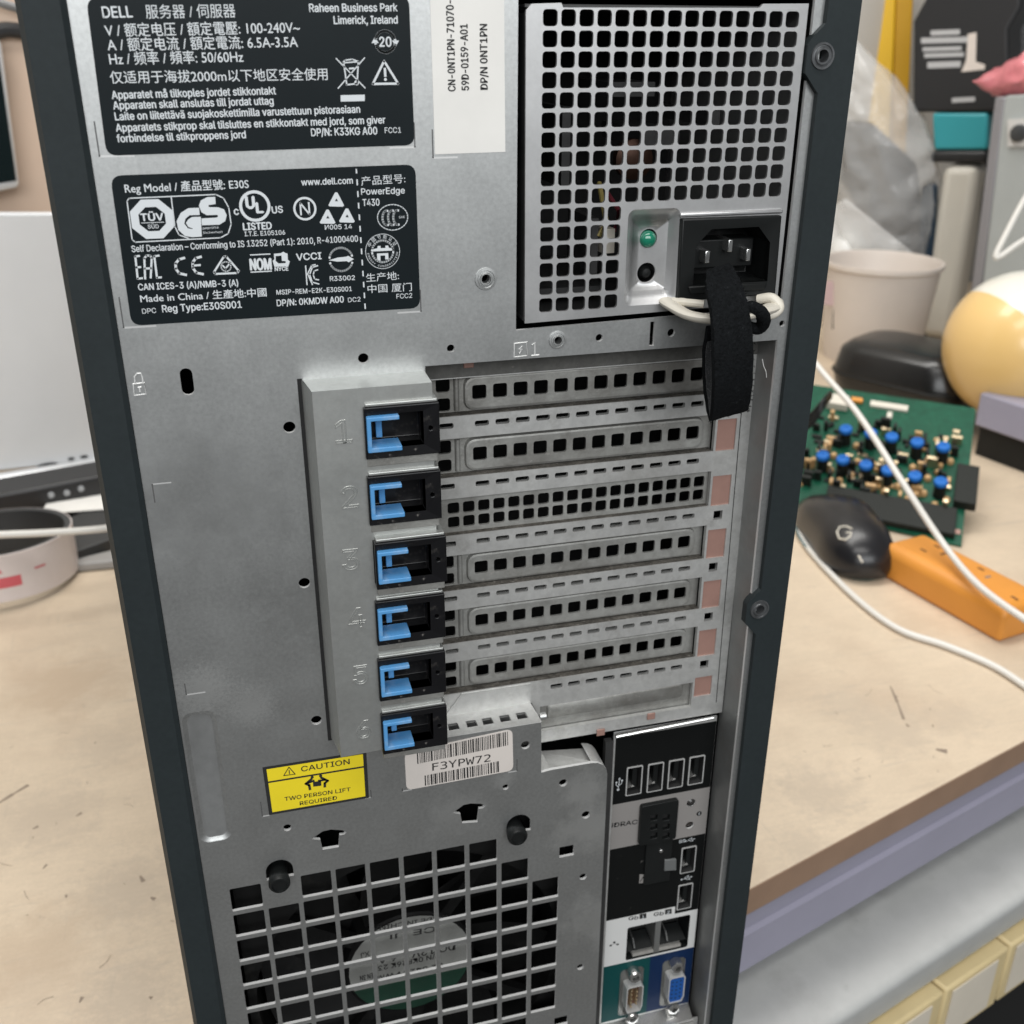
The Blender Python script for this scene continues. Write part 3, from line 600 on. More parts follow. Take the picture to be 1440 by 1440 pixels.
# slot bracket --------------------------------------------------------------------------------
BW = -11.0
br = MB()
bl, bt, bb_ = -26.4, -12.4, 109.3
out = [(bl, bt), (6.7, bt), (6.7, -7.6), (-13.2, -7.6), (-13.2, bb_), (bl, bb_)]
def brk(i): return rr((-19.7, .6 + 20.32 * i), 1, 1, .3)
br.sheet([(bl, bt), (6.7, bt), (6.7, bb_ - 1), (bl, bb_)], [[(-12.4, 20.32 * k - 6.6), (6.4, 20.32 * k - 6.6), (6.4, 20.32 * k + 7.8), (-12.4, 20.32 * k + 7.8)] for k in range(6)], BW, .8, FRAME)
br.add([W(bl, bt, BW), W(6.7, bt, BW), W(6.7, bt - .2, 1), W(bl - 1.6, bt - .2, 1)], [(0, 1, 2, 3)], FRAME)
br.add([W(bl, bt, BW), W(bl, bb_, BW), W(bl - .9, bb_, -4), W(bl - .9, bt, -4)], [(0, 1, 2, 3)], FRAME)
br.add([W(bl - .9, bt, -4), W(bl - .9, bb_, -4), W(bl - 1.9, bb_, .0), W(bl - 1.9, bt, .0)], [(0, 1, 2, 3)], FRAME)
br.add([W(bl, bb_, BW), W(6.7, bb_ - 1, BW), W(6.7, bb_ - 1, 1), W(bl - 1.6, bb_, 1)], [(0, 1, 2, 3)], FRAME)
br.add([W(6.7, bt, BW), W(6.7, bb_ - 1, BW), W(6.7, bb_ - 1, RW), W(6.7, bt, RW)], [(0, 1, 2, 3)], FRAME)
bro = br.build('slot_bracket', sv, smooth=0)
mb = MB(); mb.add([W(bl - 3.0, bt - .6, -.06), W(bl - 1.7, bt - .6, -.06), W(bl - 1.7, bb_ + .8, -.06), W(bl - 3.0, bb_ + .8, -.06)], [(0, 1, 2, 3)], VOID)
mb.build('seam', bro)
# embossed slot numbers: thin raised outlines
mb = MB()
for k, (px, py) in enumerate(((483, 607), (492, 699), (493, 787), (501, 869), (507, 949), (511, 1026))):
    cu = bpy.data.curves.new('t', 'FONT'); cu.body = str(k + 1); cu.fill_mode = 'NONE'; cu.bevel_depth = .016; cu.bevel_resolution = 1; cu.resolution_u = 4
    if SANS: cu.font = SANS
    o = bpy.data.objects.new('t', cu); COL.objects.link(o)
    me = bpy.data.meshes.new_from_object(o.evaluated_get(bpy.context.evaluated_depsgraph_get()))
    xs = [v.co.x for v in me.vertices]; ys = [v.co.y for v in me.vertices]; sc_ = 7.0 / (max(ys) - min(ys)); cx_, cy_ = (min(xs) + max(xs)) / 2, (min(ys) + max(ys)) / 2
    u_, v_ = P(px, py, BW)
    mb.add([W(u_ + (v.co.x - cx_) * sc_ * 1.08, v_ - (v.co.y - cy_) * sc_, BW - v.co.z * sc_) for v in me.vertices], [tuple(p.vertices) for p in me.polygons], FRAME)
    bpy.data.objects.remove(o); bpy.data.curves.remove(cu); bpy.data.meshes.remove(me)
mb.build('stamped_number', bro)

# slot latches: black housings with blue C clips -----------------------------------------------
def latch():
    mb = MB(); u0, u1, v0, v1 = -12.9, 8.3, -7.0, 8.2; F = -12.6
    iu0, iu1, iv0, iv1 = u0 + .9, u1 - 4.6, v0 + 2.2, v1 - 3.0
    mb.sheet([(u0, v0), (u1, v0), (u1, v1), (u0, v1)], [[(iu0, iv0), (iu1, iv0), (iu1, iv1), (iu0, iv1)], circ((u1 - 2.6, .4), .65, 12)], F, 4.5, BLACKD)
    mb.add(ring([(iu0, iv0), (iu1, iv0), (iu1, iv1), (iu0, iv1)], F) + ring([(iu0, iv0), (iu1, iv0), (iu1, iv1), (iu0, iv1)], -4.0), [(0, 1, 5, 4), (1, 2, 6, 5), (2, 3, 7, 6), (3, 0, 4, 7), (4, 5, 6, 7)], BLACKD)
    mb.ubox(u0 + .5, u1 - .4, v0 - 1.0, v0 - .05, -12.0, -4, FRAME)                     # thin grey lip over the housing
    mb.ubox(u0 + .4, u1 - .5, v1 + .05, v1 + 2.8, -11.2, -4, COVER)
    mb.ubox(u1 - 4.5, u1 - .2, v0 + .3, v1 - .3, -8.1, 11, BLACK)                        # arm that reaches to the slot cover
    o = mb.build('slot_latch', sv, smooth=0, bevel=.25)
    c_ = MB()
    cu0, cu1, cv0, cv1, t = u0 + .5, u0 + 9.6, v0 + 2.4, v1 - 2.4, 1.2
    c_.sheet([(cu0, cv0), (cu1, cv0), (cu1, cv0 + t), (cu0 + t, cv0 + t), (cu0 + t, cv1 - t - .2), (cu1 + .5, cv1 - t - .2), (cu1 + .5, cv1), (cu0, cv1)], [], -14.0, 7.0, BLUE)
    c_.ubox(cu0 + 3.4, cu0 + 5.2, cv0 + 3.4, cv1 - 1.6, -6.4, -4.4, BLUE)
    c_.build('clip', o, smooth=0, bevel=.25)
    return o
l1 = latch()
LATCH = [l1]
for k in range(1, 6):
    LATCH.append(copy_part(l1, sv, Vector((0, -.0015 if k == 2 else 0, -.02032 * k)) + Vector((.0006 if k == 2 else 0, 0, 0))))
for l_ in LATCH[1:]: l_.location += Vector((random.uniform(-.0003, .0003), 0, random.uniform(-.0003, .0003)))
# recess floor with bars between the slots ------------------------------------------------------
SW = 12.4
mb = MB(); win = []
def vc(k): return 20.32 * k
for k in range(6):
    win.append([(9.0, vc(k) + (-5.6 if k == 0 else -6.6)), (106.6, vc(k) + (-5.6 if k == 0 else -6.6)), (106.6, vc(k) + 6.45), (9.0, vc(k) + 6.45)])
    cu = 110.9; win.append([(cu - 3.5, vc(k) - 4.6), (cu + 3.5, vc(k) - 4.6), (cu + 3.5, vc(k) + 6.6), (cu - 3.5, vc(k) + 6.6)])
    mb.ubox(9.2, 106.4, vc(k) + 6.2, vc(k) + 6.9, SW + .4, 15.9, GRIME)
    if k < 5:
        for i in range(12): win.append(rr((26.6 + 6.62 * i, vc(k) + 9.4), 4.5, 1.75, .35, 1))
        win.append(rr((15.3, vc(k) + 9.4), 4.5, 1.75, .35, 1))
    if k in (2, 4, 5, 3): win.append([(108.9, vc(k) + 8.6), (112.2, vc(k) + 8.6), (112.2, vc(k) + 12.0), (108.9, vc(k) + 12.0)])
for i in range(4, 12): win.append(rr((26.6 + 6.62 * i, vc(5) + 9.8), 4.5, 1.9, .35, 1))
win.append([(47, vc(6) - 2.8), (106.6, vc(6) - 2.8), (106.6, vc(6) + 8.2), (47, vc(6) + 8.2)])
win.append([(107.4, vc(6) - 4.6), (114.4, vc(6) - 4.6), (114.4, vc(6) + 4.0), (107.4, vc(6) + 4.0)])
mb.sheet([(7.2, -13.6), (119.9, -13.6), (119.9, 135), (72, 135), (7.2, 135)], win, SW, 1.7, STEELD, STEELD)
mb.add([W(115.2, -13, SW - .05), W(115.5, -13, SW - .05), W(117.2, 130, SW - .05), W(116.9, 130, SW - .05)], [(0, 1, 2, 3)], VOID)
mb.build('slot_frame', sv)
mb = MB(); mb.ubox(7.4, 119.6, -13.5, -6.0, SW - .25, SW - .05, SHADEM); mb.build('recess_shade_strip', sv)  # added strip, its dark colour stands in for the overhang's shadow
# pink conductive pads behind the windows
for k in range(7):
    mb = MB(); h = 6.8 if k < 6 else 4.6
    mb.ubox(107.2, 114.6, vc(k) - 4.8, vc(k) + h, SW + .6, SW + 2.0, COPPER); mb.build('gasket', sv)
for u_, v_ in ((P(672, 523)[0], -10.2), (P(845, 1022, 12)[0], 134.5), (P(916, 999, 12)[0], 131)):
    mb = MB(); mb.ubox(u_ - 1.6, u_ + 1.6, v_ - 1.5, v_ + 1.4, SW - .8, SW - .3, COPPER); mb.build('gasket_tab', sv, bevel=.3)
# slot covers -------------------------------------------------------------------------------------
def cover(k, kind):
    mb = MB(); cw = 16.0; fw = 14.6; c0 = vc(k)
    base = [(8.6, c0 - 9.2), (107.0, c0 - 9.2), (107.0, c0 + 9.2), (8.6, c0 + 9.2)]
    if kind == 'double':
        hs = [rr((17.4 + 5.06 * i, c0 - 2.55 + 5.0 * j + .3), 3.85, 3.95, .8) for i in range(18) for j in range(2) if 17.4 + 5.06 * i < 106]
        mb.sheet(base, hs, fw, .9, COVER, COVER)
    else:
        em = rrb(21.6, 103.8, c0 - 5.2, c0 + 5.9, 3.0, 4)
        lh = [rrb(13.0, 17.4, c0 - 4.8, c0 - .4, .9), rrb(13.0, 17.4, c0 + 1.6, c0 + 5.8, .9)]
        mb.sheet(base, [em] + lh, cw, .9, COVER, COVER)
        mb.loft([ring(em, cw), ring(inset(em, .35), fw + .15), ring(inset(em, .9), fw)], COVER)
        hs = [] if kind == 'blank' else [rr((26.4 + 6.65 * i, c0 + random.uniform(-.05, .05)), 4.55, 4.55, .75) for i in range(12)]
        mb.sheet(inset(em, .9), hs, fw, .9, COVER, COVER)
        mb.tube([W(19.4, c0 - 5, cw - .1), W(19.4, c0 + 5.6, cw - .1)], .9, COVER, 8)
    return mb.build('slot_cover', sv, smooth=50)
for k in range(6): cover(k, 'double' if k == 2 else 'holes')
mb = MB(); c0 = vc(6); em = rrb(50, 103.8, c0 - 2.0, c0 + 4.6, 1.6, 4)
mb.sheet([(8.6, c0 - 4), (107, c0 - 4), (107, c0 + 9), (8.6, c0 + 9)], [em], 14.6, .5, COVER); mb.loft([ring(em, 14.6), ring(inset(em, .6), 13.8)], COVER); mb.sheet(inset(em, .6), [], 13.8, 0, COVER); mb.build('slot_cover', sv, smooth=50)
# perforated shelf under the last slot with its back flange
def vshelf(w): return 116.6 - .02 * w
sh = MB()
su0, su1 = 7.2, 44.0
hl = [P(637, 1014.6, 6), P(662.5, 1010, 6), P(685, 1006, 6), P(709.4, 1002, 6), P(733, 998, 6)]
pts = [(su0, .2), (su1, .2), (P(746, 982, 12)[0], 12), (su0, 12)]
loops = [pts] + [[(h[0] - 1.9, 3.6), (h[0] + 1.9, 3.6), (h[0] + 1.7, 7.2), (h[0] - 1.7, 7.2)] for h in hl]
vs, fs = cdt(loops)
sh.add([W(p.x, 116.5, p.y) for p in vs], fs, STEELD)
sh.add([W(p.x, 117.4, p.y) for p in vs], fs, STEELD)
sh.cyl(W(44, 116.4, 3), (1, 0, 0), 1.3, 2.2, STEEL, 14)
sh.build('shelf_flange', sv)
mb = MB(); mb.add([W(47.3, 138.1, RT), W(63, 138.1, RT), W(67.8, 140, RT), W(67.8, 141, 12), W(47.3, 138.4, 12)], [(0, 1, 2, 3, 4)], STEELD); mb.build('top_flap', sv)

# power supply --------------------------------------------------------------------------------------
ps = MB(); PU0, PU1, PV0, PV1 = 36.2, 117.0, -107.8, -25.2
hs = []
G0, GP, GV, GQ = 42.774, 4.979, -104.611, 5.006
for j in range(16):
    for i in range(15 if j < 10 else 5): hs.append(rr((G0 + i * GP, GV + j * GQ), 4.0, 4.05, .95))
dm = rrb(66.9, 83.1, -55.4, -27.8, 2.2, 4); fl = rrb(69.8, 80.8, -51.8, -31.4, .7, 4)
hs.append(dm); hs.append([(84.2, -51.6), (114.2, -51.6), (114.4, -29.6), (84.2, -29.6)])
ps.sheet([(PU0, PV0 + 1.5), (PU0 + 1.5, PV0), (PU0 + 9.5, PV0 - .3), (PU0 + 10, PV0 + .8), (PU0 + 66, PV0 + .4), (PU0 + 67, PV0 - .6), (PU1, PV0 - .8), (117.1, PV1 - 1), (PU0 + .3, PV1 + .6)], hs, -.6, 1.0, PSUM, PSUM)
ps.loft([ring(dm, -.6), ring(inset(dm, .5), -.2), ring(inset(dm, 1.4), 1.2), ring(fl, 2.6)], PSUM)
ps.sheet(fl, [circ((74.8, -46.6), 2.75, 24), circ((74.8, -36.6), 2.95, 24)], 2.6, .9, PSUM, EDGE)
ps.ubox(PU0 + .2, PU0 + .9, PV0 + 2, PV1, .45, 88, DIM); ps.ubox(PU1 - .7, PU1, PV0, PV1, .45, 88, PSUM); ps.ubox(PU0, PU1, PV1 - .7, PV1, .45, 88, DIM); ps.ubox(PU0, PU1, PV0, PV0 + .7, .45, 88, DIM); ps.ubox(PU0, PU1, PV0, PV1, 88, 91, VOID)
pso = ps.build('power_supply', sv, smooth=50)
tag(pso, 'perforated power supply with green light and black inlet')
mb = MB()   # what shows faintly through the grille
for u0, u1, v0, v1, w0, w1, m in ((52, 54.5, -82, -60, 16, 60, DIM), (59, 61.2, -52, -36, 8, 30, DIM), (62.5, 66.0, -49, -42, 7, 24, IVORY), (38, 66, -31, -28, 14, 60, DIM), (80, 92, -75, -70, 24, 60, DIM), (99, 103, -80, -76, 20, 60, DIM), (70, 84, -88, -84, 26, 60, DIM)): mb.ubox(u0, u1, v0, v1, w0, w1, m)
mb.lathe(W(79, -66, 30), (0, -1, 0), [(6, 0), (6, 3), (4, 4), (1, 4.3)], mat('copper_coil', (.06, .03, .02), .45, .7), 20)
mb.tube([W(61.5, -47, 8), W(63, -52, 7), W(66, -60, 22)], .8, mat('yellow_wire', (.30, .24, .08), .5), 8); mb.tube([W(66.5, -48, 9), W(67.0, -54, 7), W(67.5, -58, 20)], .7, mat('red_wire', (.14, .02, .03), .5), 8)
mb.build('component', pso)
mb = MB(); mb.lathe(W(74.6, -46.4, 3.4), (0, -1, 0), [(2.5, 0), (2.5, 1.0), (2.2, 1.9), (1.5, 2.5), (.6, 2.8), (.05, 2.85)], GREENL, 24); mb.build('status_light', pso)
mb = MB(); mb.lathe(W(74.9, -36.4, 9), (0, -1, 0), [(2.8, -1), (2.8, 1.5), (1.6, 5.5), (1.2, 6.2), (.05, 6.4)], BLACK, 24); mb.build('button', pso)
mb = MB(); out = [(82.9, -52.5), (114.6, -52.3), (115.2, -28.9), (83.2, -28.7)]
cav = [(92.4, -49.2), (107.6, -49.3), (111.8, -44.6), (112.2, -33.0), (87.8, -33.2), (87.8, -44.6)]
mb.sheet(out, [cav], -2.6, 3.4, BLACK); mb.loft([ring(cav, -2.6), ring(cav, 12)], BLACK, cap1=True)
mb.ubox(90, 110, -45, -36.5, 4.5, 12, BLACK)
mb.sheet([(86, -33), (112, -32.8), (111, -30.4), (87, -30.6)], [], -3.1, .6, BLACK)
il = mb.build('inlet', pso, bevel=.4)
for u_, v_ in ((93.2, -40.6), (106.6, -40.6), (100.4, -43.6)):
    mb = MB(); mb.ubox(u_ - .8, u_ + .8, v_ - 1.9, v_ + 1.9, 0.6, 9, CHROME); mb.build('pin', pso, bevel=.3)
mb = MB(); mb.ubox(82.6, 115.4, -54.0, -52.8, -1.6, .2, PSUM); mb.build('inlet_frame', pso, bevel=.4)
hp = [Q(937, 425, 300), None]
def hpt(px, py, w): u_, v_ = P(px, py, w); return W(u_, v_, w)
def spline(pts, n=8):
    pts = [Vector(p) for p in pts]; o = []
    for i in range(len(pts) - 1):
        p0, p1, p2, p3 = pts[max(i - 1, 0)], pts[i], pts[i + 1], pts[min(i + 2, len(pts) - 1)]
        for k in range(n):
            t = k / n; o.append(.5 * ((2 * p1) + (p2 - p0) * t + (2 * p0 - 5 * p1 + 4 * p2 - p3) * t * t + (3 * p1 - p0 - 3 * p2 + p3) * t ** 3))
    return o + [pts[-1]]
mb = MB(); mb.tube(spline([hpt(938, 424, -1), hpt(948, 432, -5), hpt(968, 443, -10), hpt(995, 448, -14), (hpt(1030, 447, -15)), hpt(1062, 440, -12), hpt(1086, 432, -7), hpt(1088, 424, -2)]), 3.0, IVORY, 16, flat=.5)
mb.tube(spline([hpt(1066, 421, -3), hpt(1085, 419, -6), hpt(1096, 431, -8), hpt(1090, 440, -9), hpt(1078, 443, -9), hpt(1070, 436, -9)]), 1.5, IVORY, 12)
mb.tube(spline([hpt(946, 424, -2), hpt(972, 426, -6), hpt(990, 428, -8)]), [1.3, 1.3, 1.2, 1.2, 1.3, 1.3, 1.2, 1.2, 1.2, 1.2, 1.2, 1.2, 1.2, 1.2, 1.2, 1.2, 1.2], IVORY, 10)
mb.build('handle', pso)

# fan behind the square grille ---------------------------------------------------------------------
fc = (-4.2, 231.0); fw = 13.0
fn = MB(); fn.sheet(rrb(fc[0] - 62, fc[0] + 62, fc[1] - 68, fc[1] + 64, 4), [circ(fc, 59, 48)], 9, 26, FANB, FANB)
fan = fn.build('fan', sv)
mb = MB(); mb.lathe(W(*fc, fw), (0, 1, 0), [(.1, 0), (24.8, 0), (25.6, .8), (26, 22)], FANB, 40, cap0=False)
for k in range(4):
    t = rad(35 + 90 * k); d = Vector((math.cos(t), math.sin(t))); n_ = Vector((-d.y, d.x)) * 2.2
    p = [(fc[0] + d.x * r + n_.x * s, fc[1] + d.y * r + n_.y * s) for r, s in ((25, -1), (60, -1), (60, 1), (25, 1))]; mb.sheet(p, [], fw + 1, 4, FANB)
mb.build('hub', fan)
mb = MB(); up = [(fc[0] + 24.2 * math.cos(rad(t)), fc[1] + 24.2 * math.sin(rad(t))) for t in range(-200, 21, 10)]; lo = [(fc[0] + 24.2 * math.cos(rad(t)), fc[1] + 24.2 * math.sin(rad(t))) for t in range(20, 161, 10)]
mb.sheet(up, [], fw - .1, 0, FANW); mb.sheet(lo, [], fw - .1, 0, FANG)
def ftxt(s, px0, py0, px1, py1, cap): mb.text(s, P(px0, py0, fw), P(px1, py1, fw), cap, fw - .2, INKK, .012)
ftxt('MADE IN CHINA', 628, 1286, 524, 1303, 2.2); ftxt('CE UL', 612, 1302, 540, 1314, 2.8); ftxt('DC 12V 1.4 A', 640, 1326, 532, 1346, 3.4); ftxt('P/N 0KF26K 23F', 618, 1340, 524, 1360, 2.4); ftxt('DELTA ELECTRONICS', 512, 1352, 508, 1360, .01) if False else None
ftxt('B2 8423 PWM', 622, 1354, 530, 1372, 2.4); ftxt('XJ', 519, 1337, 507, 1340, 2.4); ftxt('EN 3N', 524, 1368, 506, 1372, 2.6)
mb.build('fan_label', fan)
for k in range(7):
    t0 = rad(360 / 7 * k); mb = MB(); L_ = []
    for r in (26, 36, 47, 57):
        tw = rad(26) - (r - 26) * .0035; sk = (r - 26) * .012
        L_.append([W(fc[0] + r * math.cos(t0 + sk + a_), fc[1] + r * math.sin(t0 + sk + a_), fw + 9 + 13 * (a_ / tw) * .5) for a_ in (-tw, -tw * .4, tw * .4, tw)])
    mb.loft(L_, FANB, closed=False); mb.build('blade', fan)
for px, py in ((393, 1242.5), (729, 1176)):
    cu, cv = P(px, py, -5); mb = MB()
    mb.lathe(W(cu, cv + .9, 9), (0, -1, .0), [(3.0, 0), (3.1, 9), (3.4, 10.5), (3.65, 11.8), (3.65, 13.4), (3.1, 14.2), (2.6, 14.3), (2.5, 13.7), (.05, 13.7)], BLACK, 26); mb.build('fan_pin', sv)

# port plate ---------------------------------------------------------------------------------------
IW = 13.4
mb = MB()
usbq = [((365, 460), (505, 450), (490, 700), (350, 715)), ((540, 432), (682, 418), (668, 672), (530, 690)), ((715, 407), (855, 393), (845, 638), (702, 655)), ((890, 377), (1025, 364), (1012, 603), (877, 627)), ((820, 1147), (958, 1127), (942, 1350), (812, 1370)), ((795, 1450), (930, 1440), (912, 1665), (782, 1680))]
z5 = lambda x, y: P(820 + x / 6, 1000 + y / 6, IW); z6 = lambda x, y: P(820 + x / 6, 1200 + y / 6, IW)
ports = []
for q_ in usbq:
    pp = [z5(*p) for p in q_]; cu = sum(p[0] for p in pp) / 4; cv = sum(p[1] for p in pp) / 4; ports.append((cu, cv))
net = rrb(87.0, 115.4, 237.6, 256.2, 1.0)
ser, vga = (90.4, 275.2), (109.8, 275.4)
def dsub(c_, w_, h_): return [(c_[0] - w_ / 2, c_[1] - h_ / 2 + .8), (c_[0] - w_ / 2 + .8, c_[1] - h_ / 2), (c_[0] + w_ / 2 - .8, c_[1] - h_ / 2), (c_[0] + w_ / 2, c_[1] - h_ / 2 + .8), (c_[0] + w_ / 2 - .0, c_[1] + h_ / 2 - 2.8), (c_[0] + w_ / 2 - .9, c_[1] + h_ / 2), (c_[0] - w_ / 2 + .9, c_[1] + h_ / 2), (c_[0] - w_ / 2, c_[1] + h_ / 2 - 2.8)]
btns = [(z5(910, 772), 1.9), (z5(898, 962), 1.8)]
hs = [rr(p, 6.6, 13.6, .6) for p in ports] + [net] + [rr(p, 10.8, 27.5, 2.2) for p in (ser, vga)] + [circ(p, r, 18) for p, r in btns]
out = [(76.6, 137.2), (118.6, 137.2), (118.6, 291.5), (76.6, 291.5)]
mb.sheet(out, hs, IW, .8, STEELD, EDGE)
def zone(q_, m, w=IW - .12):
    if len(q_) == 2: (u0, v0), (u1, v1) = q_; poly = [(u0, v0), (u1, v0), (u1, v1), (u0, v1)]
    else: poly = q_
    xs = [p[0] for p in poly]; ys = [p[1] for p in poly]
    hh = [h for h in hs if all(min(xs) < p[0] < max(xs) and min(ys) < p[1] < max(ys) for p in h)]
    mb.sheet(poly, hh, w, 0, m)
zone(((77.3, 139.4), (118.5, 171.0)), IOBLK)
zone([(77.3, 171.0), (118.5, 171.0), (118.5, 194.6), (97.6, 194.6), (97.6, 193.4), (77.3, 193.4)], IOGRY)
zone([(77.3, 193.4), (97.6, 193.4), (97.6, 194.6), (118.5, 194.6), (118.5, 235.4), (108, 235.4), (108, 231.2), (77.3, 231.2)], IOBLK)
zone([(77.3, 231.2), (108, 231.2), (108, 235.4), (118.5, 235.4), (118.5, 257.2), (77.3, 257.2)], IOWHT)
zone(((77.3, 257.2), (98.4, 290.5)), IOTEA); zone(((98.4, 257.2), (118.5, 290.5)), IONAV)
IT = IW - .2
mb.text('iDRAC', z5(240, 980), z5(455, 948), 2.1, IT, INKK, .016)
mb.text('Gb', z6(380, 562), z6(462, 552), 1.9, IT, INKK, .016); mb.text('Gb', z6(592, 527), z6(676, 516), 1.9, IT, INKK, .016)
mb.sheet([z6(475, 512), z6(532, 502), z6(532, 542), z6(475, 552)], [], IT, 0, INKK); mb.sheet([z6(690, 473), z6(746, 463), z6(746, 505), z6(690, 513)], [], IT, 0, INKK)
mb.text('1', z6(494, 545), z6(512, 542), 1.5, IT - .06, INK, .004); mb.text('2', z6(706, 506), z6(728, 502), 1.5, IT - .06, INK, .004)
for p in ((232, 775), (262, 748), (290, 765)): c_ = z6(*p); mb.sheet(rr(c_, 1.0, .9, .1, 1), [], IT, 0, INKK)
mb.stroke([z6(232, 770), z6(262, 760), z6(290, 760)], .15, IT, INKK)
def usbicon(c_, ang, s):
    R_ = Matrix.Rotation(rad(ang), 2); f = lambda x, y: tuple(Vector(c_) + R_ @ (Vector((x, y)) * s))
    mb.stroke([f(0, 3), f(0, -3)], .32 * s, IT, INK); mb.stroke([f(0, 1.6), f(-1.3, .3), f(-1.3, -.9)], .28 * s, IT, INK); mb.stroke([f(0, .9), f(1.3, -.4), f(1.3, -1.6)], .28 * s, IT, INK)
    mb.sheet(circ(f(0, 3), .62 * s, 10), [], IT, 0, INK); mb.sheet([f(-.6, -2.6), f(.6, -2.6), f(0, -3.8)], [], IT, 0, INK); mb.sheet(circ(f(-1.3, -1.2), .45 * s, 8), [], IT, 0, INK); mb.sheet(rr(f(1.3, -1.9), .8 * s, .8 * s, .1, 1), [], IT, 0, INK)
usbicon(z5(300, 615), 4, .85); usbicon(z5(900, 1085), 84, .6); usbicon(z6(870, 207), 84, .72); mb.text('SS', z5(806, 1112), z5(862, 1100), 1.5, IT, INK, .006)
sq = [z6(475, 175), z6(537, 172), z6(533, 245), z6(470, 250)]; mb.sheet(sq, [], IT, 0, IOGRY); mb.stroke([z6(480, 235), z6(505, 195), z6(522, 235)], .35, IT - .05, INKK)
c_ = z5(977, 862); mb.sheet(circ(c_, 1.15, 14), [], IT, 0, INKK); mb.text('i', (c_[0] - .15, c_[1] + .6), (c_[0] + .15, c_[1] + .6), 1.2, IT - .06, INK, .01)
io = mb.build('port_plate', sv, smooth=0)
tag(io, 'port plate with black, grey, white, teal and navy areas')
mb = MB(); mb.tube([W(*P(866, 1036, 11.5), 11.5), W(*P(1003, 1009, 11.5), 11.5)], .75, CHROME, 10); mb.build('top_lip', io)
mb = MB(); mb.sheet([(72.5, 139), (75.4, 139), (75.4, 292), (72.5, 292)], [], 11.2, 2.6, DIM); mb.add([W(77, 291.6, IW), W(118.5, 290.8, IW), W(117.5, 293.0, 5), W(78, 294.0, 5)], [(0, 1, 2, 3)], CHROME); mb.sheet([(72, 294), (120, 292.5), (120, 303), (72, 303)], [], 6, 1, STEELD)
mb.build('bottom_lip', io)
for i, p in enumerate(ports):
    mb = MB(); mb.sheet(rr(p, 6.6, 13.6, .5), [rr(p, 5.7, 12.7, .4)], IW - .5, 1.0, PORTR); mb.loft([ring(rr(p, 5.7, 12.7, .4), IW - .5), ring(rr(p, 5.5, 12.5, .4), IW + 9)], DIM); mb.sheet(rr(p, 5.7, 12.7, .4), [], IW + 9, 0, VOID)
    mb.ubox(p[0] - 2.6, p[0] - .6, p[1] - 5.4, p[1] + 5.2, IW + 1.0, IW + 9, INK if i < 4 else VGAB if i == 4 else BLACK) if False else mb.ubox(p[0] - .2, p[0] + 1.7, p[1] - 5.4, p[1] + 5.0, IW + 1.2, IW + 9, BLACK)
    mb.add([W(p[0] - 2.6, p[1] + 4.0, IW + .6), W(p[0] + .6, p[1] + 3.6, IW + .6), W(p[0] + .2, p[1] + 2.2, IW + 5), W(p[0] - 2.2, p[1] + 2.4, IW + 5)], [(0, 1, 2, 3)], CHROME)
    mb.build('usb_port', io)
mb = MB(); mb.loft([ring(net, IW), ring(inset(net, .4), IW + 10)], BLACK); mb.sheet(inset(net, .4), [], IW + 10, 0, VOID)
mb.ubox(99.9, 102.4, 237.8, 256, IW + .4, IW + 10, WALLM)
for cu in (93.6, 108.6):
    mb.add([W(cu - 6, 252.0, IW + .5), W(cu + 6, 252.2, IW + .5), W(cu + 5.6, 249.4, IW + 8), W(cu - 5.6, 249.2, IW + 8)], [(0, 1, 2, 3)], BLACK); mb.tube([W(cu - 2.5, 251, IW + .6), W(cu - 2.6, 247.6, IW + 3), W(cu - 2.7, 246.2, IW + 8)], .35, CHROME, 6)
mb.ubox(90.5, 112.5, 254.4, 255.8, IW + .6, IW + 4, mat('pale_residue', (.30, .29, .27), .7, noise=[(200, .3)]))
mb.build('network_port', io)
for c_, m, kind in ((ser, BROWN, 0), (vga, VGAB, 1)):
    mb = MB(); sh_ = dsub(c_, 7.6, 15.2)
    mb.sheet(rr(c_, 10.4, 27.0, 2.0), [dsub(c_, 6.8, 14.4)], IW + .1, .4, DSP)
    mb.loft([ring(sh_, IW + .2), ring(sh_, IW - 4.6), ring(inset(sh_, .5), IW - 4.6), ring(inset(sh_, .5), IW + .4)], PORTR)
    mb.sheet(inset(sh_, .5), [], IW - (0.6 if kind == 0 else 4.2), 0, m)
    po = mb.build('serial_port' if kind == 0 else 'display_port', io, smooth=20)
    cols = ((-1.2, 5), (1.2, 4)) if kind == 0 else ((-1.9, 5), (0, 5), (1.9, 5))
    mb = MB()
    for du, n_ in cols:
        for i in range(n_):
            v_ = c_[1] + (i - (n_ - 1) / 2) * 2.35 + (.4 if kind and du == 0 else 0)
            if kind == 0: mb.lathe(W(c_[0] + du, v_, IW - .6), (0, -1, 0), [(.5, 0), (.5, 3.2), (.3, 3.7), (.05, 3.8)], PINM, 10)
            else: mb.sheet(circ((c_[0] + du, v_), .42, 8), [], IW - 4.25, 0, VOID)
    mb.build('pin_field', io)
    for dv in (-12.4, 12.4):
        mb = MB(); s_ = W(c_[0] + (.0), c_[1] + dv, IW - .3); mb.lathe(s_, (0, -1, 0), [(2.9, 0), (2.9, 3.4), (2.5, 4.2), (1.5, 4.3), (1.35, 3.4), (1.3, 1), (.05, 1)], CHROME, 6 if kind else 20, cap0=False); mb.build('screw_post', io, smooth=20)
idq = rrb(88.8, 104.6, 173.0, 192.6, 1.0)
hs2 = [rr((z5(x, y)[0], z5(x, y)[1] + .6), 3.0, 2.9, .2, 1) for x in (582, 685) for y in (862, 940, 1015)]
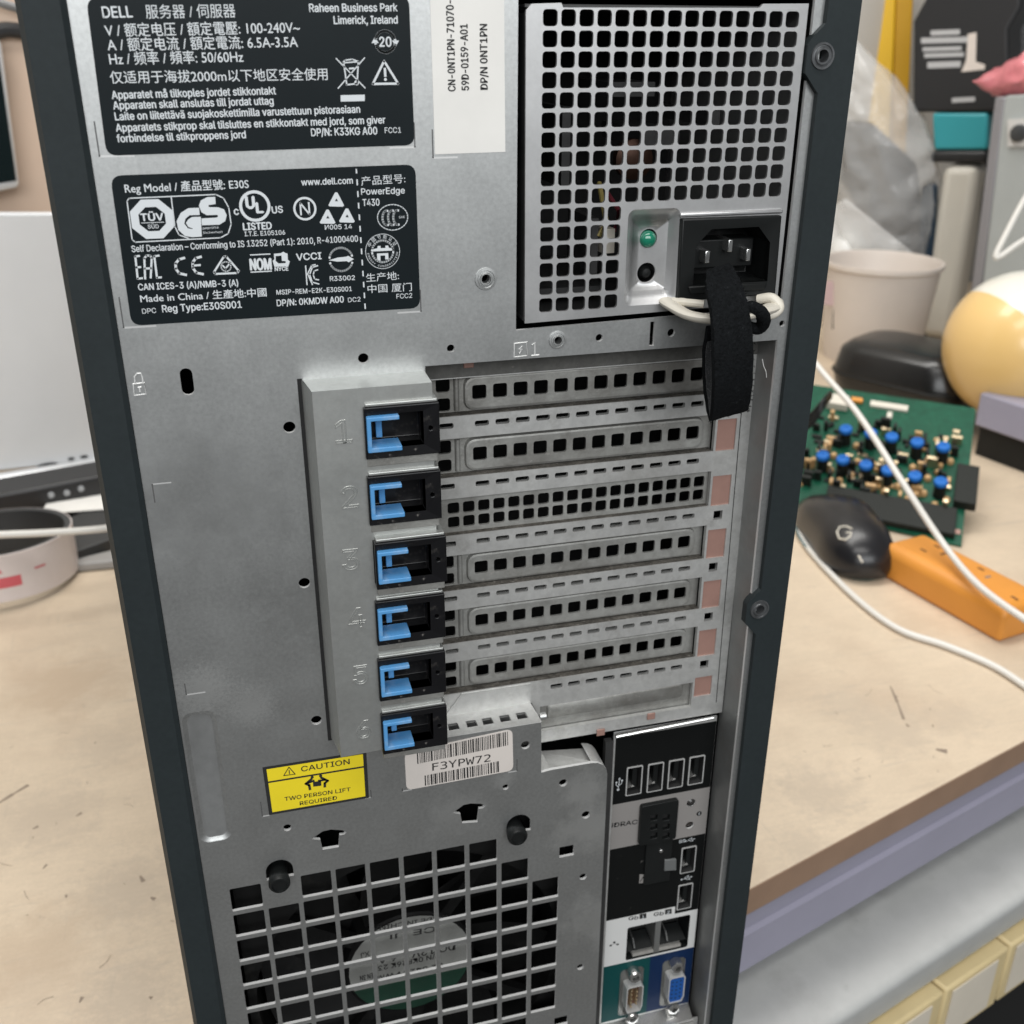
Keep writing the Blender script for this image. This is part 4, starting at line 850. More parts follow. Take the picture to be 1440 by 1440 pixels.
mb = MB(); mb.sheet(idq, hs2, IW - 2.0, 2.6, BLACK); mb.sheet(idq, [], IW - .3, 0, VOID); mb.ubox(92.5, 103.8, 193.0, 215, IW - 1.0, IW - .1, BLACK)
c_ = z5(648, 1163); mb.lathe(W(*c_, IW - 1.0), (0, -1, 0), [(.9, 0), (.8, .5), (.05, .7)], CHROME, 12)
mb.build('card_reader', io, bevel=.4)
pq = [z5(678, 1235), z5(775, 1228), z5(775, 1322), z5(672, 1328)]; mb = MB(); mb.sheet(pq, [], IW - 1.6, .9, mat('grey_tab_plastic', (.12, .125, .125), .5)); mb.build('card_tab', io, bevel=.25)
(c1, r1), (c2, r2) = btns
mb = MB(); mb.lathe(W(*c1, IW + 1.2), (0, -1, 0), [(1.9, 0), (1.8, 1.0), (1.1, 1.7), (.05, 2.0)], mat('grey_lens', (.025, .023, .022), .2), 20); mb.build('status_lamp', io)
mb = MB(); mb.lathe(W(*c2, IW + 2.4), (0, -1, 0), [(1.8, 0), (1.6, 1.4), (.05, 1.7)], mat('brown_button', (.02, .016, .014), .4), 20); mb.build('reset_button', io)

# ================================================================== STRAP HANGING ON THE HANDLE
def ribbon(path, wu, th, m, name, parent=None, n=9, skew=None):
    mb = MB(); L_ = []
    for i, (u, v, w) in enumerate(path):
        d = (Vector(path[min(i + 1, len(path) - 1)]) - Vector(path[max(i - 1, 0)])).normalized(); sk = (skew[i] if skew else Vector((1, 0, 0)))
        nn = Vector(d).cross(sk).normalized(); rw = wu[i] if isinstance(wu, list) else wu
        lp = []
        for k in range(n): t = -1 + 2 * k / (n - 1); lp.append(Vector((u, v, w)) + sk * rw / 2 * t + nn * (th / 2 + .12 * math.sin(i * 1.7 + k * 2.1)) * 1)
        for k in range(n): t = 1 - 2 * k / (n - 1); lp.append(Vector((u, v, w)) + sk * rw / 2 * t - nn * (th / 2))
        L_.append([WQ(p) for p in lp])
    mb.loft(L_, m, cap0=True, cap1=True); return mb
def vp(px, py, w): u_, v_ = P(px, py, w); return Vector((u_, v_, w))
st = empty('hook_and_loop_strap', W(100, 0, -14), 'black hook and loop strap looped over the ivory power supply handle', 'strap')
pth = spline([vp(1010, 377, -7), vp(1016, 400, -15), vp(1026, 440, -22), vp(1030, 490, -25), vp(1030, 540, -24), vp(1027, 572, -20), vp(1024, 582, -14), vp(1020, 565, -8.5), vp(1016, 530, -6.5), vp(1016, 490, -7.5), vp(1022, 455, -9.5)], 5)
wl = []
for i in range(len(pth)):
    t = i / (len(pth) - 1); wl.append(8.5 + 3.5 * min(1, t / .10) if t < .10 else 12.0 + 2.2 * min(1, (t - .1) / .2) if t < .62 else 14.0)
sk = [Vector((math.cos(rad(18)), math.sin(rad(-7 + 6 * i / len(pth))), math.sin(rad(14)) * (1 if i < 30 else .8))).normalized() for i in range(len(pth))]
ribbon([tuple(p) for p in pth], wl, 1.3, FABRIC, 'x', None, 9, sk).build('band', st, smooth=60)
inn = pth[24:50]
off = [Vector(p) for p in pth]
ins = []
for i in range(26, len(pth) - 3):
    d = (pth[min(i + 1, len(pth) - 1)] - pth[i - 1]).normalized(); nn = d.cross(sk[i]).normalized(); ins.append(tuple(pth[i] - nn * .95))
ribbon(ins, 13.6, .5, HOOK, 'x', None, 9, sk[26:len(pth) - 3]).build('hook_lining', st, smooth=60)
mb = MB(); L_ = []
kn = spline([vp(1040, 437, -12), vp(1056, 432, -15), vp(1070, 440, -15), vp(1074, 452, -13), vp(1066, 462, -11), vp(1048, 458, -12)], 6)
mb.tube([WQ(p) for p in kn], [1.5 + .6 * math.sin(math.pi * i / (len(kn) - 1)) for i in range(len(kn))], FABRIC, 12); mb.build('knot', st, smooth=60)
HAIR = mat('pale_fibre', (.6, .6, .58), .6)
for pts in (((1072, 505, -10), (1074, 515, -11), (1077, 522, -12), (1078, 531, -12)), ):
    mb = MB(); mb.tube(spline([WQ(vp(*p)) for p in pts], 4), .10, HAIR, 5); mb.build('loose_fibre', st)
rndf = random.Random(3)
mb = MB()
for k in range(420):
    i = rndf.randrange(2, 32); p = pth[i]; t = rndf.choice((-1, 1)) * (1 if rndf.random() < .45 else rndf.random()); d = (pth[i + 1] - pth[i - 1]).normalized(); nn = d.cross(sk[i]).normalized()
    if nn.z > 0: nn = -nn
    a_ = p + sk[i] * wl[i] / 2 * t + nn * .6; tip = a_ + nn * rndf.uniform(.2, .7) + sk[i] * rndf.uniform(-.2, .7) * t + d * rndf.uniform(-.5, .5)
    mb.tube([WQ(a_), WQ((a_ + tip) / 2 + nn * .1), WQ(tip)], .05, FABRIC, 3, cap=False)
tag(mb.build('nap', st), kind='stuff')

# ================================================================== THINGS ON THE DESK, RIGHT
UP = Vector((0, 0, 1))
def mmpx(depth): return depth / FPX
def vplane(px, py, depth, yaw=0.0):
    """vertical plane through the point seen at (px, py) at that depth, facing the camera side; returns a px -> (u, v, w) function and its back direction"""
    X = Q(px, py, depth); n_ = Vector((X.x - CAMP.x, 0, X.z - CAMP.z)).normalized(); n_ = Vector((n_.x * math.cos(rad(yaw)) - n_.z * math.sin(rad(yaw)), 0, n_.x * math.sin(rad(yaw)) + n_.z * math.cos(rad(yaw))))
    def f(x, y):
        d = ray(x, y); return CAMP + d * ((X - CAMP).dot(n_) / d.dot(n_))
    return f, n_
def down(p, z): return Vector((p.x, VD - z, p.z))
def prism(mb, pts, n_, th, m, tofloor=False):
    fr = [WQ(p) for p in pts]; bk = [WQ(p + n_ * th) for p in pts]; mb.loft([fr, bk], m, cap0=True, cap1=True)

# power strip
ORG = mat('orange_plastic', (.66, .27, .045), .42, 0, .45, noise=[(30, .05)])
f1, f2 = D(1232, 806), D(1404, 905); sd = Vector((f2.x - f1.x, 0, f2.z - f1.z)); Ls = sd.length; sd.normalize(); sb = Vector((-sd.z, 0, sd.x)); sb = sb if sb.z > 0 else -sb
pst = empty('power_strip', WQ(f1), 'orange power strip lying beside the black mouse', 'power strip')
mb = MB(); cpt = lambda a_, b_, z: W((f1 + sd * a_ + sb * b_).x, VD - z, (f1 + sd * a_ + sb * b_).z)
SWD, SH = 50, 31
mb.loft([[cpt(0, 0, 0), cpt(Ls, 0, 0), cpt(Ls, SWD, 0), cpt(0, SWD, 0)], [cpt(0, 0, SH - 6), cpt(Ls, 0, SH - 6), cpt(Ls, SWD, SH - 6), cpt(0, SWD, SH - 6)], [cpt(5, 6, SH), cpt(Ls - 5, 6, SH), cpt(Ls - 5, SWD - 6, SH), cpt(5, SWD - 6, SH)]], ORG, cap0=True, cap1=True)
mb.build('body', pst, bevel=8, seg=5, smooth=60)
SOCK = mat('socket_dark', (.12, .05, .02), .6)
for k in range(3):
    mb = MB(); c0 = 26 + k * 46
    for a_, b_, w_, h_ in ((0, 18, 6, 2.2), (0, 34, 6, 2.2), (14, 26, 2.4, 6)): mb.hexa([cpt(c0 + a_, b_, SH + .1), cpt(c0 + a_ + w_, b_, SH + .1), cpt(c0 + a_ + w_, b_ + h_, SH + .1), cpt(c0 + a_, b_ + h_, SH + .1)], [cpt(c0 + a_, b_, SH + .3), cpt(c0 + a_ + w_, b_, SH + .3), cpt(c0 + a_ + w_, b_ + h_, SH + .3), cpt(c0 + a_, b_ + h_, SH + .3)], SOCK if (k, a_) != (1, 14) else CHROME)
    mb.build('socket', pst)
# mouse
MOU = mat('black_mouse_plastic', (.012, .012, .014), .30, 0, .5, noise=[(50, .1)]); TEALR = mat('teal_rim', (.05, .13, .15), .4)
h0, h1 = D(1152, 722), D(1214, 812); md = Vector((h1.x - h0.x, 0, h1.z - h0.z)); ml = 158; md.normalize(); ms = Vector((-md.z, 0, md.x)); mc = (h0 + h1) / 2
mo = empty('computer_mouse', WQ(mc), 'black computer mouse with white G emblem in front of the circuit board', 'mouse')
mb = MB(); L_ = []
for j, (zf, sf) in enumerate(((0, .90), (.08, .985), (.25, 1.0), (.5, .95), (.72, .82), (.88, .62), (.97, .36), (1.0, .06))):
    lp = []
    for i in range(40):
        t = 2 * math.pi * i / 40; x = math.cos(t); y = math.sin(t)
        ex = abs(x) ** .85 * (1 if x > 0 else -1); ey = abs(y) ** .8 * (1 if y > 0 else -1)
        wst = 1 - .10 * math.exp(-((x - .1) / .35) ** 2)
        p = mc + md * (ex * ml / 2 * sf + 8 * zf) + ms * (ey * 37 * sf * wst); hgt = 44 * zf * (1 - .32 * max(0, -x) * sf)
        lp.append(W(p.x, VD - hgt - .5, p.z))
    L_.append(lp)
mb.loft(L_, MOU, cap0=True, cap1=True); mo_body = mb.build('shell', mo, smooth=80)
mb = MB(); lp = [mc + md * (math.cos(2 * math.pi * i / 40) * 1.0) * ml / 2 * .95 + ms * math.sin(2 * math.pi * i / 40) * 36.4 for i in range(40)]
mb.loft([[W(p.x, VD - 1, p.z) for p in lp], [W(p.x, VD - 4, p.z) for p in [mc + (q_ - mc) * 1.035 for q_ in lp]], [W(p.x, VD - 5.5, p.z) for p in lp]], TEALR, cap0=True); mb.build('rim', mo, smooth=60)
bvh = BVHTree.FromPolygons([v.co for v in mo_body.data.vertices], [list(p.vertices) for p in mo_body.data.polygons])
def onto(px, py, b_=bvh):
    d = WV(ray(px, py)).normalized(); h = b_.ray_cast(W(*CAMP), d); return (h[0] - d * .0006) if h[0] is not None else None
mb = MB()
for pts, r in ((((1198, 744), (1190, 740), (1181, 741), (1177, 748), (1180, 757), (1189, 759), (1196, 754), (1197, 749), (1190, 749)), .9), (((1207, 781), (1213, 791)), .9)):
    w_ = [onto(*p) for p in pts]
    if all(w_): mb.tube(w_, r, IVORY, 6)
mb.build('emblem', mo)
# circuit board leaning behind
PCB = mat('green_circuit_board', (.007, .080, .044), .45, 0, .20, noise=[(70, .25), (250, .2)], dust=[(120, .66, .72, (.25, .30, .25), .6)])
br_, tr_, tl_ = D(1352, 768, 2), Q(1372, 574, 1075), Q(1136, 540, 1150)
e1 = (tl_ - tr_); e2 = (br_ - tr_); nP = e1.cross(e2).normalized(); nP = nP if nP.dot(CAMP - tr_) > 0 else -nP
bl_ = tl_ + e2 * .95
pc = empty('circuit_board', WQ((br_ + bl_) / 2), 'green circuit board with rows of blue topped components leaning behind the mouse', 'circuit board')
mb = MB(); fr = [WQ(p) for p in (tl_, tr_, br_, bl_)]; bk = [WQ(p - nP * 2) for p in (tl_, tr_, br_, bl_)]; mb.loft([fr, bk], PCB, cap0=True, cap1=True)
def onp(px, py): d = ray(px, py); return CAMP + d * ((tr_ - CAMP).dot(nP) / d.dot(nP))
eu, ev = e1.normalized(), e2.normalized()
def pbox(px, py, a_, b_, h, m, mbx):
    c_ = onp(px, py); q_ = [c_ + eu * sx * a_ / 2 + ev * sy * b_ / 2 for sx, sy in ((-1, -1), (1, -1), (1, 1), (-1, 1))]; mbx.hexa([WQ(p + nP * .1) for p in q_], [WQ(p + nP * h) for p in q_], m)
mb.build('board', pc)
BLUEC = mat('blue_cap', (.012, .13, .46), .55, 0, .25); TAN = mat('tan_component', (.50, .31, .14), .55); DKC = mat('dark_component', (.012, .014, .012), .5, 0, .2)
for args in ((1178, 570, 22, 16, 9, IVORY), (1358, 690, 20, 52, 10, DKC), (1250, 722, 120, 34, 7, DKC), (1345, 608, 7, 5, 2, PINM), (1330, 617, 6, 4, 2, PINM), (1205, 565, 12, 6, 4, ORG), (1346, 748, 6, 6, 1, COPPER)):
    mb = MB(); pbox(*args, mb); mb.build('connector', pc, bevel=.6)
mb = MB(); pbox(1250, 573, 38, 8, 3, IVORY, mb); pbox(1250, 590, 5, 18, 2.9, IVORY, mb); mb.build('white_connector', pc)
rndp = random.Random(11)
for x, y in ((315, 372), (440, 392), (545, 412), (672, 440), (803, 463), (200, 505), (300, 525), (415, 553), (525, 580), (660, 610), (790, 640)):
    px, py = 1100 + x / 3.6, 500 + y / 3.6; b_ = onp(px + 1, py + 20); mb = MB()
    mb.lathe(WQ(b_), WV(nP), [(5.6, 0), (5.6, 17)], DKC, 16); mb.lathe(WQ(b_), WV(nP), [(6.4, 17.1), (6.6, 18), (6.4, 20.2), (5.6, 21.2), (3.0, 21.3), (2.8, 20.6), (.05, 20.6)], BLUEC, 16)
    mb.build('trimmer', pc)
mb = MB()
for x, y in ((260, 430), (375, 450), (610, 505), (735, 530), (260, 500), (245, 575), (350, 600), (380, 530), (465, 628), (585, 655), (480, 570), (660, 560), (715, 690), (790, 585), (735, 615), (290, 628), (515, 685), (635, 718), (770, 750), (830, 725), (850, 530)):
    px, py = 1100 + x / 3.6, 500 + y / 3.6; b_ = onp(px, py + 4); mb.lathe(WQ(b_), WV(nP), [(3.4, 0), (3.6, 3), (2.4, 5), (.05, 5.4)], TAN, 10)
mb.build('capacitor_field', pc)
mb = MB()
for k in range(170):
    s_, t_ = rndp.uniform(.08, .95), rndp.uniform(.25, .80); c_ = tr_ + e1 * s_ + e2 * t_; a_, b_ = rndp.choice(((7, 3), (3, 7), (10, 4), (4, 4)))
    hq = rndp.choice((1.5, 2.5, 4, 9, 12)); q_ = [c_ + eu * sx * a_ / 2 + ev * sy * b_ / 2 for sx, sy in ((-1, -1), (1, -1), (1, 1), (-1, 1))]; mb.hexa([WQ(p + nP * .05) for p in q_], [WQ(p + nP * hq) for p in q_], rndp.choice((DKC, DKC, DKC, TAN, PINM)))
tag(mb.build('small_components', pc), kind='stuff')
# black zip case
CASE = mat('black_leatherette', (.009, .009, .009), .26, 0, .5, noise=[(60, .15)], bump=(700, .2, .2))
cb = D(1270, 560); f_, n_ = vplane(1270, 540, 1300, -25)
cs = empty('zip_case', WQ(cb), 'glossy black zipped case lying behind the circuit board', 'case')
cdir = Vector((n_.z, 0, -n_.x)); cc = Q(1280, 520, 1290); cc = Vector((cc.x, 0, cc.z))
mb = MB(); L_ = []
for zf, sf in ((0, .80), (.04, .93), (.42, 1.0), (.48, 1.015), (.54, 1.0), (.85, .94), (.97, .82), (1.0, .6), (1.0, .02)):
    lp = []
    for p in rr((0, 0), 168 * sf, 125 * sf, 38 * sf, 6): q_ = cc + cdir * p[0] + n_ * p[1]; lp.append(W(q_.x, VD - zf * 74 - 12 , q_.z))
    L_.append(lp)
mb.loft(L_, CASE, cap0=True, cap1=True); mb.build('shell', cs, smooth=70)
mb = MB()
lp = [cc + cdir * p[0] + n_ * p[1] for p in rr((0, 0), 170.6, 127, 38, 6)]; lp.append(lp[0]); mb.tube([W(p.x, VD - 47, p.z) for p in lp], 1.6, BLACK, 8); mb.build('zip', cs)
mb = MB(); q_ = [cc + cdir * x + n_ * y for x, y in ((-62, -48), (62, -48), (62, 48), (-62, 48))]; mb.hexa([W(p.x, VD - .5, p.z) for p in q_], [W(p.x, VD - 11.8, p.z) for p in q_], BLACK)
tag(mb.build('black_box'), 'flat black box hidden in shadow under the zipped case', 'box')
# cup with odds and ends, bag
CUPM = mat('cream_cup_plastic', (.62, .555, .50), .45, noise=[(15, .05)])
cu_ = D(1222, 500); cu_d = RZ.dot(cu_ - CAMP)
cp = empty('cup', WQ(cu_), 'cream plastic tub holding wrapped odds and ends behind the zipped case', 'tub')
mb = MB(); mb.lathe(WQ(cu_), (0, 0, 1), [(66, 0), (70, 30), (79, 130), (83, 133), (83, 139), (79, 139), (76, 132), (64, 6), (.5, 5)], CUPM, 40, cap1=False); mb.build('tub_body', cp, smooth=40)
f_, n_ = vplane(1222, 440, cu_d - 68)
mb = MB(); prism(mb, [f_(1161, 395), f_(1181, 398), f_(1181, 432), f_(1158, 428)], n_, 4, mat('pink_grey_label', (.50, .36, .36), .6)); prism(mb, [f_(1171, 436), f_(1180, 436), f_(1180, 463), f_(1170, 463)], n_, 4, INKK); mb.build('tub_label', cp)
BAGM = mat('clear_bag', (.80, .80, .79), .12, 0, .8, bump=(60, .5, 3), trans=.33)
f_, n_ = vplane(1260, 220, 1560)
sheetw = mat('white_foam_sheet', (.66, .66, .65), .6, noise=[(20, .05)])
mb = MB(); prism(mb, [f_(1172, 290), f_(1190, 280), f_(1293, 362), f_(1288, 384), f_(1262, 400), f_(1160, 400), f_(1158, 330)], n_, 14, sheetw); tag(mb.build('foam_sheet', bevel=2), 'white folded foam sheet sticking up out of the cream tub', 'foam')
mb = MB(); mb.tube([WQ(f_(1182, 410) - n_ * 12), WQ(f_(1213, 352) - n_ * 12)], 17, mat('dark_grey_plug', (.05, .05, .052), .4), 14); tag(mb.build('plug', bevel=4), 'dark grey round plug standing in the cream tub', 'plug')
GW_ = mat('bulb_white', (.68, .68, .66), .3)
mb = MB(); mb.lathe(WQ(f_(1190, 360) - n_ * 0), (0, 0, 1), [(.1, -20), (24, -18), (30, 0), (24, 22), (10, 34), (.1, 36)], GW_, 24); tag(mb.build('white_bulb', smooth=60), 'round white bulb among the things in the cream tub', 'bulb')
GREYD = mat('grey_wrapped_part', (.05, .053, .056), .35, .2, noise=[(25, .3)])
mb = MB(); prism(mb, [f_(1186, 172), f_(1222, 172), f_(1290, 235), f_(1300, 330), f_(1296, 372), f_(1210, 300), f_(1180, 252)], n_, 50, GREYD); tag(mb.build('wrapped_part', bevel=8, seg=3), 'dark grey wrapped part inside the clear plastic bag', 'part')
from mathutils import noise as mn
mb = MB(); L_ = []
prof = [(1186, 52, 1200, .05), (1180, 110, 1258, .5), (1176, 150, 1290, .8), (1174, 200, 1314, 1), (1172, 250, 1322, 1), (1172, 300, 1320, 1), (1172, 350, 1312, .9), (1175, 385, 1296, .7)]
NB_ = 44
for j in range(NB_):
    t = j / (NB_ - 1) * (len(prof) - 1); k0 = min(int(t), len(prof) - 2); fr_ = t - k0; pr_ = [a_ * (1 - fr_) + b_ * fr_ for a_, b_ in zip(prof[k0], prof[k0 + 1])]
    a_, b_ = f_(pr_[0], pr_[1]), f_(pr_[2], pr_[1]); c_ = (a_ + b_) / 2; hx = (b_ - a_) / 2; lp = []
    for i in range(72):
        tt = 2 * math.pi * i / 72; base = c_ + n_ * 20 + hx * math.cos(tt) + n_ * math.sin(tt) * 62 * pr_[3]
        dsp = (1 - 2 * abs(mn.noise(base * .018))) * 7 + (1 - 2 * abs(mn.noise(base * .05 + Vector((9, 3, 1))))) * 4 - 6
        out_ = (hx.normalized() * math.cos(tt) + n_ * math.sin(tt)); lp.append(WQ(base + out_ * dsp))
    L_.append(lp)
mb.loft(L_, BAGM, cap0=True); tag(mb.build('plastic_bag', smooth=50), 'crumpled clear plastic bag bulging above the cream tub', 'bag')
# yellow bar, tool case, cream box
f_, n_ = vplane(1245, 100, 1690)
YB = mat('yellow_plastic', (.78, .47, .02), .45); YB2 = mat('dark_yellow_plastic', (.55, .30, .01), .45)
yl = empty('spirit_level', WQ(down(f_(1245, 300), 0)), 'yellow upright bar standing behind the clear plastic bag', 'bar')
mb = MB(); prism(mb, [down(f_(1190, 300), 0), f_(1196, -90), f_(1263, -90), down(f_(1262, 300), 0)], n_, 40, YB); mb.build('front_flange', yl, bevel=3)
mb = MB(); prism(mb, [down(f_(1262.5, 300), 0) + n_ * 6, f_(1263.5, -90) + n_ * 6, f_(1288, -90) + n_ * 6, down(f_(1285, 300), 0) + n_ * 6], n_, 30, YB2); mb.build('side_flange', yl, bevel=2)
f_, n_ = vplane(1350, 300, 1545, -12)
CRB = mat('cream_plastic', (.60, .57, .50), .5, noise=[(10, .05)]); TEAL = mat('teal_plastic', (.035, .30, .34), .4); BLK2 = mat('black_tool_plastic', (.016, .016, .017), .45)
ct = f_(1347, 238)
mb = MB(); prism(mb, [down(f_(1318, 300), 0), f_(1326, 232), f_(1378, 232), down(f_(1372, 300), 0)], n_, 60, CRB); tag(mb.build('cream_canister', bevel=14, seg=4), 'tall cream canister under the black and teal tool battery', 'canister')
tb = empty('tool_battery', WQ(ct), 'black and teal tool battery pack with white label standing on the cream canister', 'battery')
mb = MB(); prism(mb, [f_(1283, 158), f_(1284, 30), f_(1303, -5), f_(1304, -60), f_(1440, -60), f_(1436, 10), f_(1418, 40), f_(1420, 158)], n_, 90, BLK2)
prism(mb, [f_(1306, 228), f_(1308, 212), f_(1388, 212), f_(1386, 230)], n_, 80, BLK2); mb.build('pack', tb, bevel=5, seg=3)
mb = MB(); prism(mb, [f_(1313, 211), f_(1311, 159), f_(1389, 159), f_(1388, 211)], n_ , 84, TEAL); mb.build('teal_base', tb, bevel=4, seg=3)
mb = MB(); fx = lambda x, y: f_(1120 + x / 4.5, y / 4.5) - n_ * 1.0
LAB1 = mat('grey_white_print', (.42, .42, .42), .5)
for x0, y0, x1, y1 in ((850, 185, 1035, 218), (790, 232, 1090, 268), (800, 292, 1045, 318), (810, 330, 1060, 358), (830, 385, 1040, 425),): prism(mb, [fx(x0, y0 + 8), fx(x1, y0), fx(x1, y1), fx(x0, y1 + 8)], n_, .6, LAB1)
mb.build('pack_label', tb); mb = MB(); prism(mb, [fx(985, 620), fx(1130, 612), fx(1130, 642), fx(985, 650)], n_, .6, LAB1); mb.build('pack_print', tb); mb = MB(); prism(mb, [fx(1085, 215), fx(1140, 205), fx(1135, 390), fx(1195, 410), fx(1190, 440), fx(1045, 455), fx(1075, 380)], n_, .6, CUPM); mb.build('cream_label', tb)
f2_, n2_ = vplane(1306, 360, 1590)
mb = MB(); prism(mb, [down(f2_(1290, 440), 0), f2_(1296, 262), f2_(1319, 258), down(f2_(1315, 440), 0)], n2_, 40, mat('navy_plastic', (.010, .028, .05), .4)); tag(mb.build('navy_tube', bevel=8, seg=3), 'dark navy tube standing between the clear bag and the cream canister', 'tube')
f2_, n2_ = vplane(1380, 60, 1720)
mb = MB(); prism(mb, [down(f2_(1392, 300), 0), f2_(1395, 60), f2_(1425, -40), f2_(1520, -60), f2_(1520, 100), down(f2_(1510, 300), 0)], n2_, 60, mat('charcoal_bag', (.022, .022, .024), .4, noise=[(25, .4)], bump=(50, .8, 4))); tag(mb.build('charcoal_bag', bevel=10, seg=3), 'charcoal bag standing upright behind the black and teal battery', 'bag')
# grey metal case, pink bag on it
f_, n_ = vplane(1420, 300, 1330, -30); GC = mat('light_grey_metal', (.42, .45, .45), .4, .3, noise=[(8, .06)]); GCS = mat('grey_case_edge', (.26, .255, .27), .45, .3)
gc = empty('equipment_case', WQ(down(f_(1420, 400), 0)), 'light grey metal equipment case with a round dark foot behind the yellow globe', 'case')
mb = MB(); prism(mb, [down(f_(1386, 420), 0), f_(1413, 134), f_(1520, 128), down(f_(1500, 420), 0)], n_, 180, GC); mb.build('case_body', gc, bevel=3)
mb = MB(); prism(mb, [down(f_(1369, 420), 0) + n_ * 2, f_(1398, 136) + n_ * 2, f_(1412.5, 136) + n_ * 2, down(f_(1385.5, 420), 0) + n_ * 2], n_, 170, GCS); mb.build('case_edge', gc, bevel=2)
kc = f_(1437, 187); mb = MB(); prism(mb, [f_(1420, 168) - n_ * 5, f_(1470, 164) - n_ * 5, f_(1470, 205) - n_ * 5, f_(1420, 206) - n_ * 5], n_, 4.5, mat('off_white_plate', (.55, .54, .52), .5)); mb.lathe(WQ(kc - n_ * 5), WV(-n_), [(10.5, 0), (10, 5), (8, 6), (.1, 6)], GREYD, 24); mb.build('case_foot', gc)
PNK = mat('pink_film', (.55, .17, .19), .25, 0, .7, noise=[(30, .25)], bump=(60, .6, 3))
mb = MB(); L_ = []
for j in range(26):
    t = j / 25; x = 1361 + 150 * t; yt = 113 - 47 * min(1, t * 1.8) - 6 * t; yb_ = 113 + 23 * min(1, t * 6); a_, b_ = f_(x, yt), f_(x, yb_); c_ = (a_ + b_) / 2; hv = (b_ - a_) / 2; lp = []
    for i in range(36):
        tt = 2 * math.pi * i / 36; base = c_ + n_ * 26 + hv * math.sin(tt) + n_ * math.cos(tt) * (26 if j else 2)
        dsp = (1 - 2 * abs(mn.noise(base * .03))) * 6 + (1 - 2 * abs(mn.noise(base * .08))) * 3 - 6; lp.append(WQ(base + (hv.normalized() * math.sin(tt) + n_ * math.cos(tt)) * (dsp if j else 0)))
    L_.append(lp)
mb.loft(L_, PNK, cap0=True, cap1=True); tag(mb.build('pink_bag', smooth=50), 'crumpled pink plastic bag lying on top of the grey metal case', 'bag')
# lavender box with the yellow globe on it
la, lb = D(1366, 640), D(1440, 668); ld = Vector((lb.x - la.x, 0, lb.z - la.z)).normalized(); lo_ = Vector((-ld.z, 0, ld.x)); lo_ = lo_ if lo_.x > 0 else -lo_
lbx = empty('lavender_box', WQ(la), 'lavender painted metal box over a black filler for the shaded gap at the right edge', 'box')
pt_ = lambda a_, b_, z: W((la + ld * a_ + lo_ * b_).x, VD - z, (la + ld * a_ + lo_ * b_).z)
mb = MB(); mb.hexa([pt_(0, 6, 0), pt_(260, 6, 0), pt_(260, 220, 0), pt_(0, 220, 0)], [pt_(0, 6, 34), pt_(260, 6, 34), pt_(260, 220, 34), pt_(0, 220, 34)], BLACK); mb.build('gap_shade_filler', lbx)  # black block put in for the shaded gap under the box
mb = MB(); mb.hexa([pt_(-4, 0, 34.5), pt_(264, 0, 34.5), pt_(264, 224, 34.5), pt_(-4, 224, 34.5)], [pt_(-4, 0, 72), pt_(264, 0, 72), pt_(264, 224, 72), pt_(-4, 224, 72)], LAV); mb.build('shell', lbx, bevel=2)
GY = mat('cream_yellow_plastic', (.74, .50, .20), .28, 0, .5, coat=.3); GW = mat('glossy_white_plastic', (.72, .70, .63), .25, 0, .5, coat=.3)
gl_c = Q(1436, 487, 1180); gr = 104 * mmpx(1180)
zc = VD - gl_c.y
gl = empty('desk_globe', WQ(gl_c), 'glossy yellow and white rounded plastic lamp resting on the lavender box', 'lamp')
ax = (RX * -.74 + RY * .64 + RZ * .10).normalized()     # axis of the two-tone split in panel space (towards the yellow end)
mb = MB(); prof = [(gr * math.sin(rad(t)), -gr * math.cos(rad(t))) for t in range(180, 86, -8)]; prof = [(max(r, .05), h) for r, h in prof]; mb.lathe(WQ(gl_c), WV(ax), prof, GY, 48, cap0=False, cap1=False); mb.build('yellow_shell', gl, smooth=60)
mb = MB(); prof = [(gr * 1.0 * math.sin(rad(t)), -gr * math.cos(rad(t))) for t in range(92, 3, -8)]; prof = [(max(r, .05), h) for r, h in prof]; mb.lathe(WQ(gl_c), WV(ax), prof, GW, 48, cap0=False, cap1=True); mb.build('white_shell', gl, smooth=60)
bvg = None
# cables
CAB = mat('white_cable', (.66, .64, .60), .45)
mb = MB(); mb.tube(spline([WQ(Q(1080, 420, 1060)), WQ(Q(1148, 513, 1000)), WQ(Q(1205, 580, 955)), WQ(Q(1265, 672, 895)), WQ(D(1325, 763, 46)), WQ(D(1375, 822, 39)), WQ(D(1440, 870, 37)), WQ(D(1500, 905, 30))]), 2.8, CAB, 12); tag(mb.build('cable'), 'white cable running over the circuit board and the orange strip', 'cable')
mb = MB(); mb.tube(spline([WQ(D(1112, 640, 4)), WQ(D(1122, 700, 3)), WQ(D(1123, 745, 3)), WQ(D(1142, 778, 3)), WQ(D(1200, 838, 3)), WQ(D(1262, 884, 3)), WQ(D(1330, 908, 3)), WQ(D(1400, 938, 3)), WQ(D(1460, 978, 3))]), 2.7, CAB, 12); tag(mb.build('cable'), 'white cable lying on the desk in front of the black mouse', 'cable')
mb = MB(); mb.tube(spline([WQ(Q(1470, 235, 1240)), WQ(Q(1440, 282, 1235)), WQ(Q(1412, 335, 1230)), WQ(Q(1401, 358, 1230)), WQ(Q(1406, 361, 1230)), WQ(Q(1440, 338, 1230)), WQ(Q(1480, 318, 1235))]), 3.4, CAB, 10); tag(mb.build('cable'), 'white cable loop hanging in front of the grey metal case', 'cable')
mb = MB()
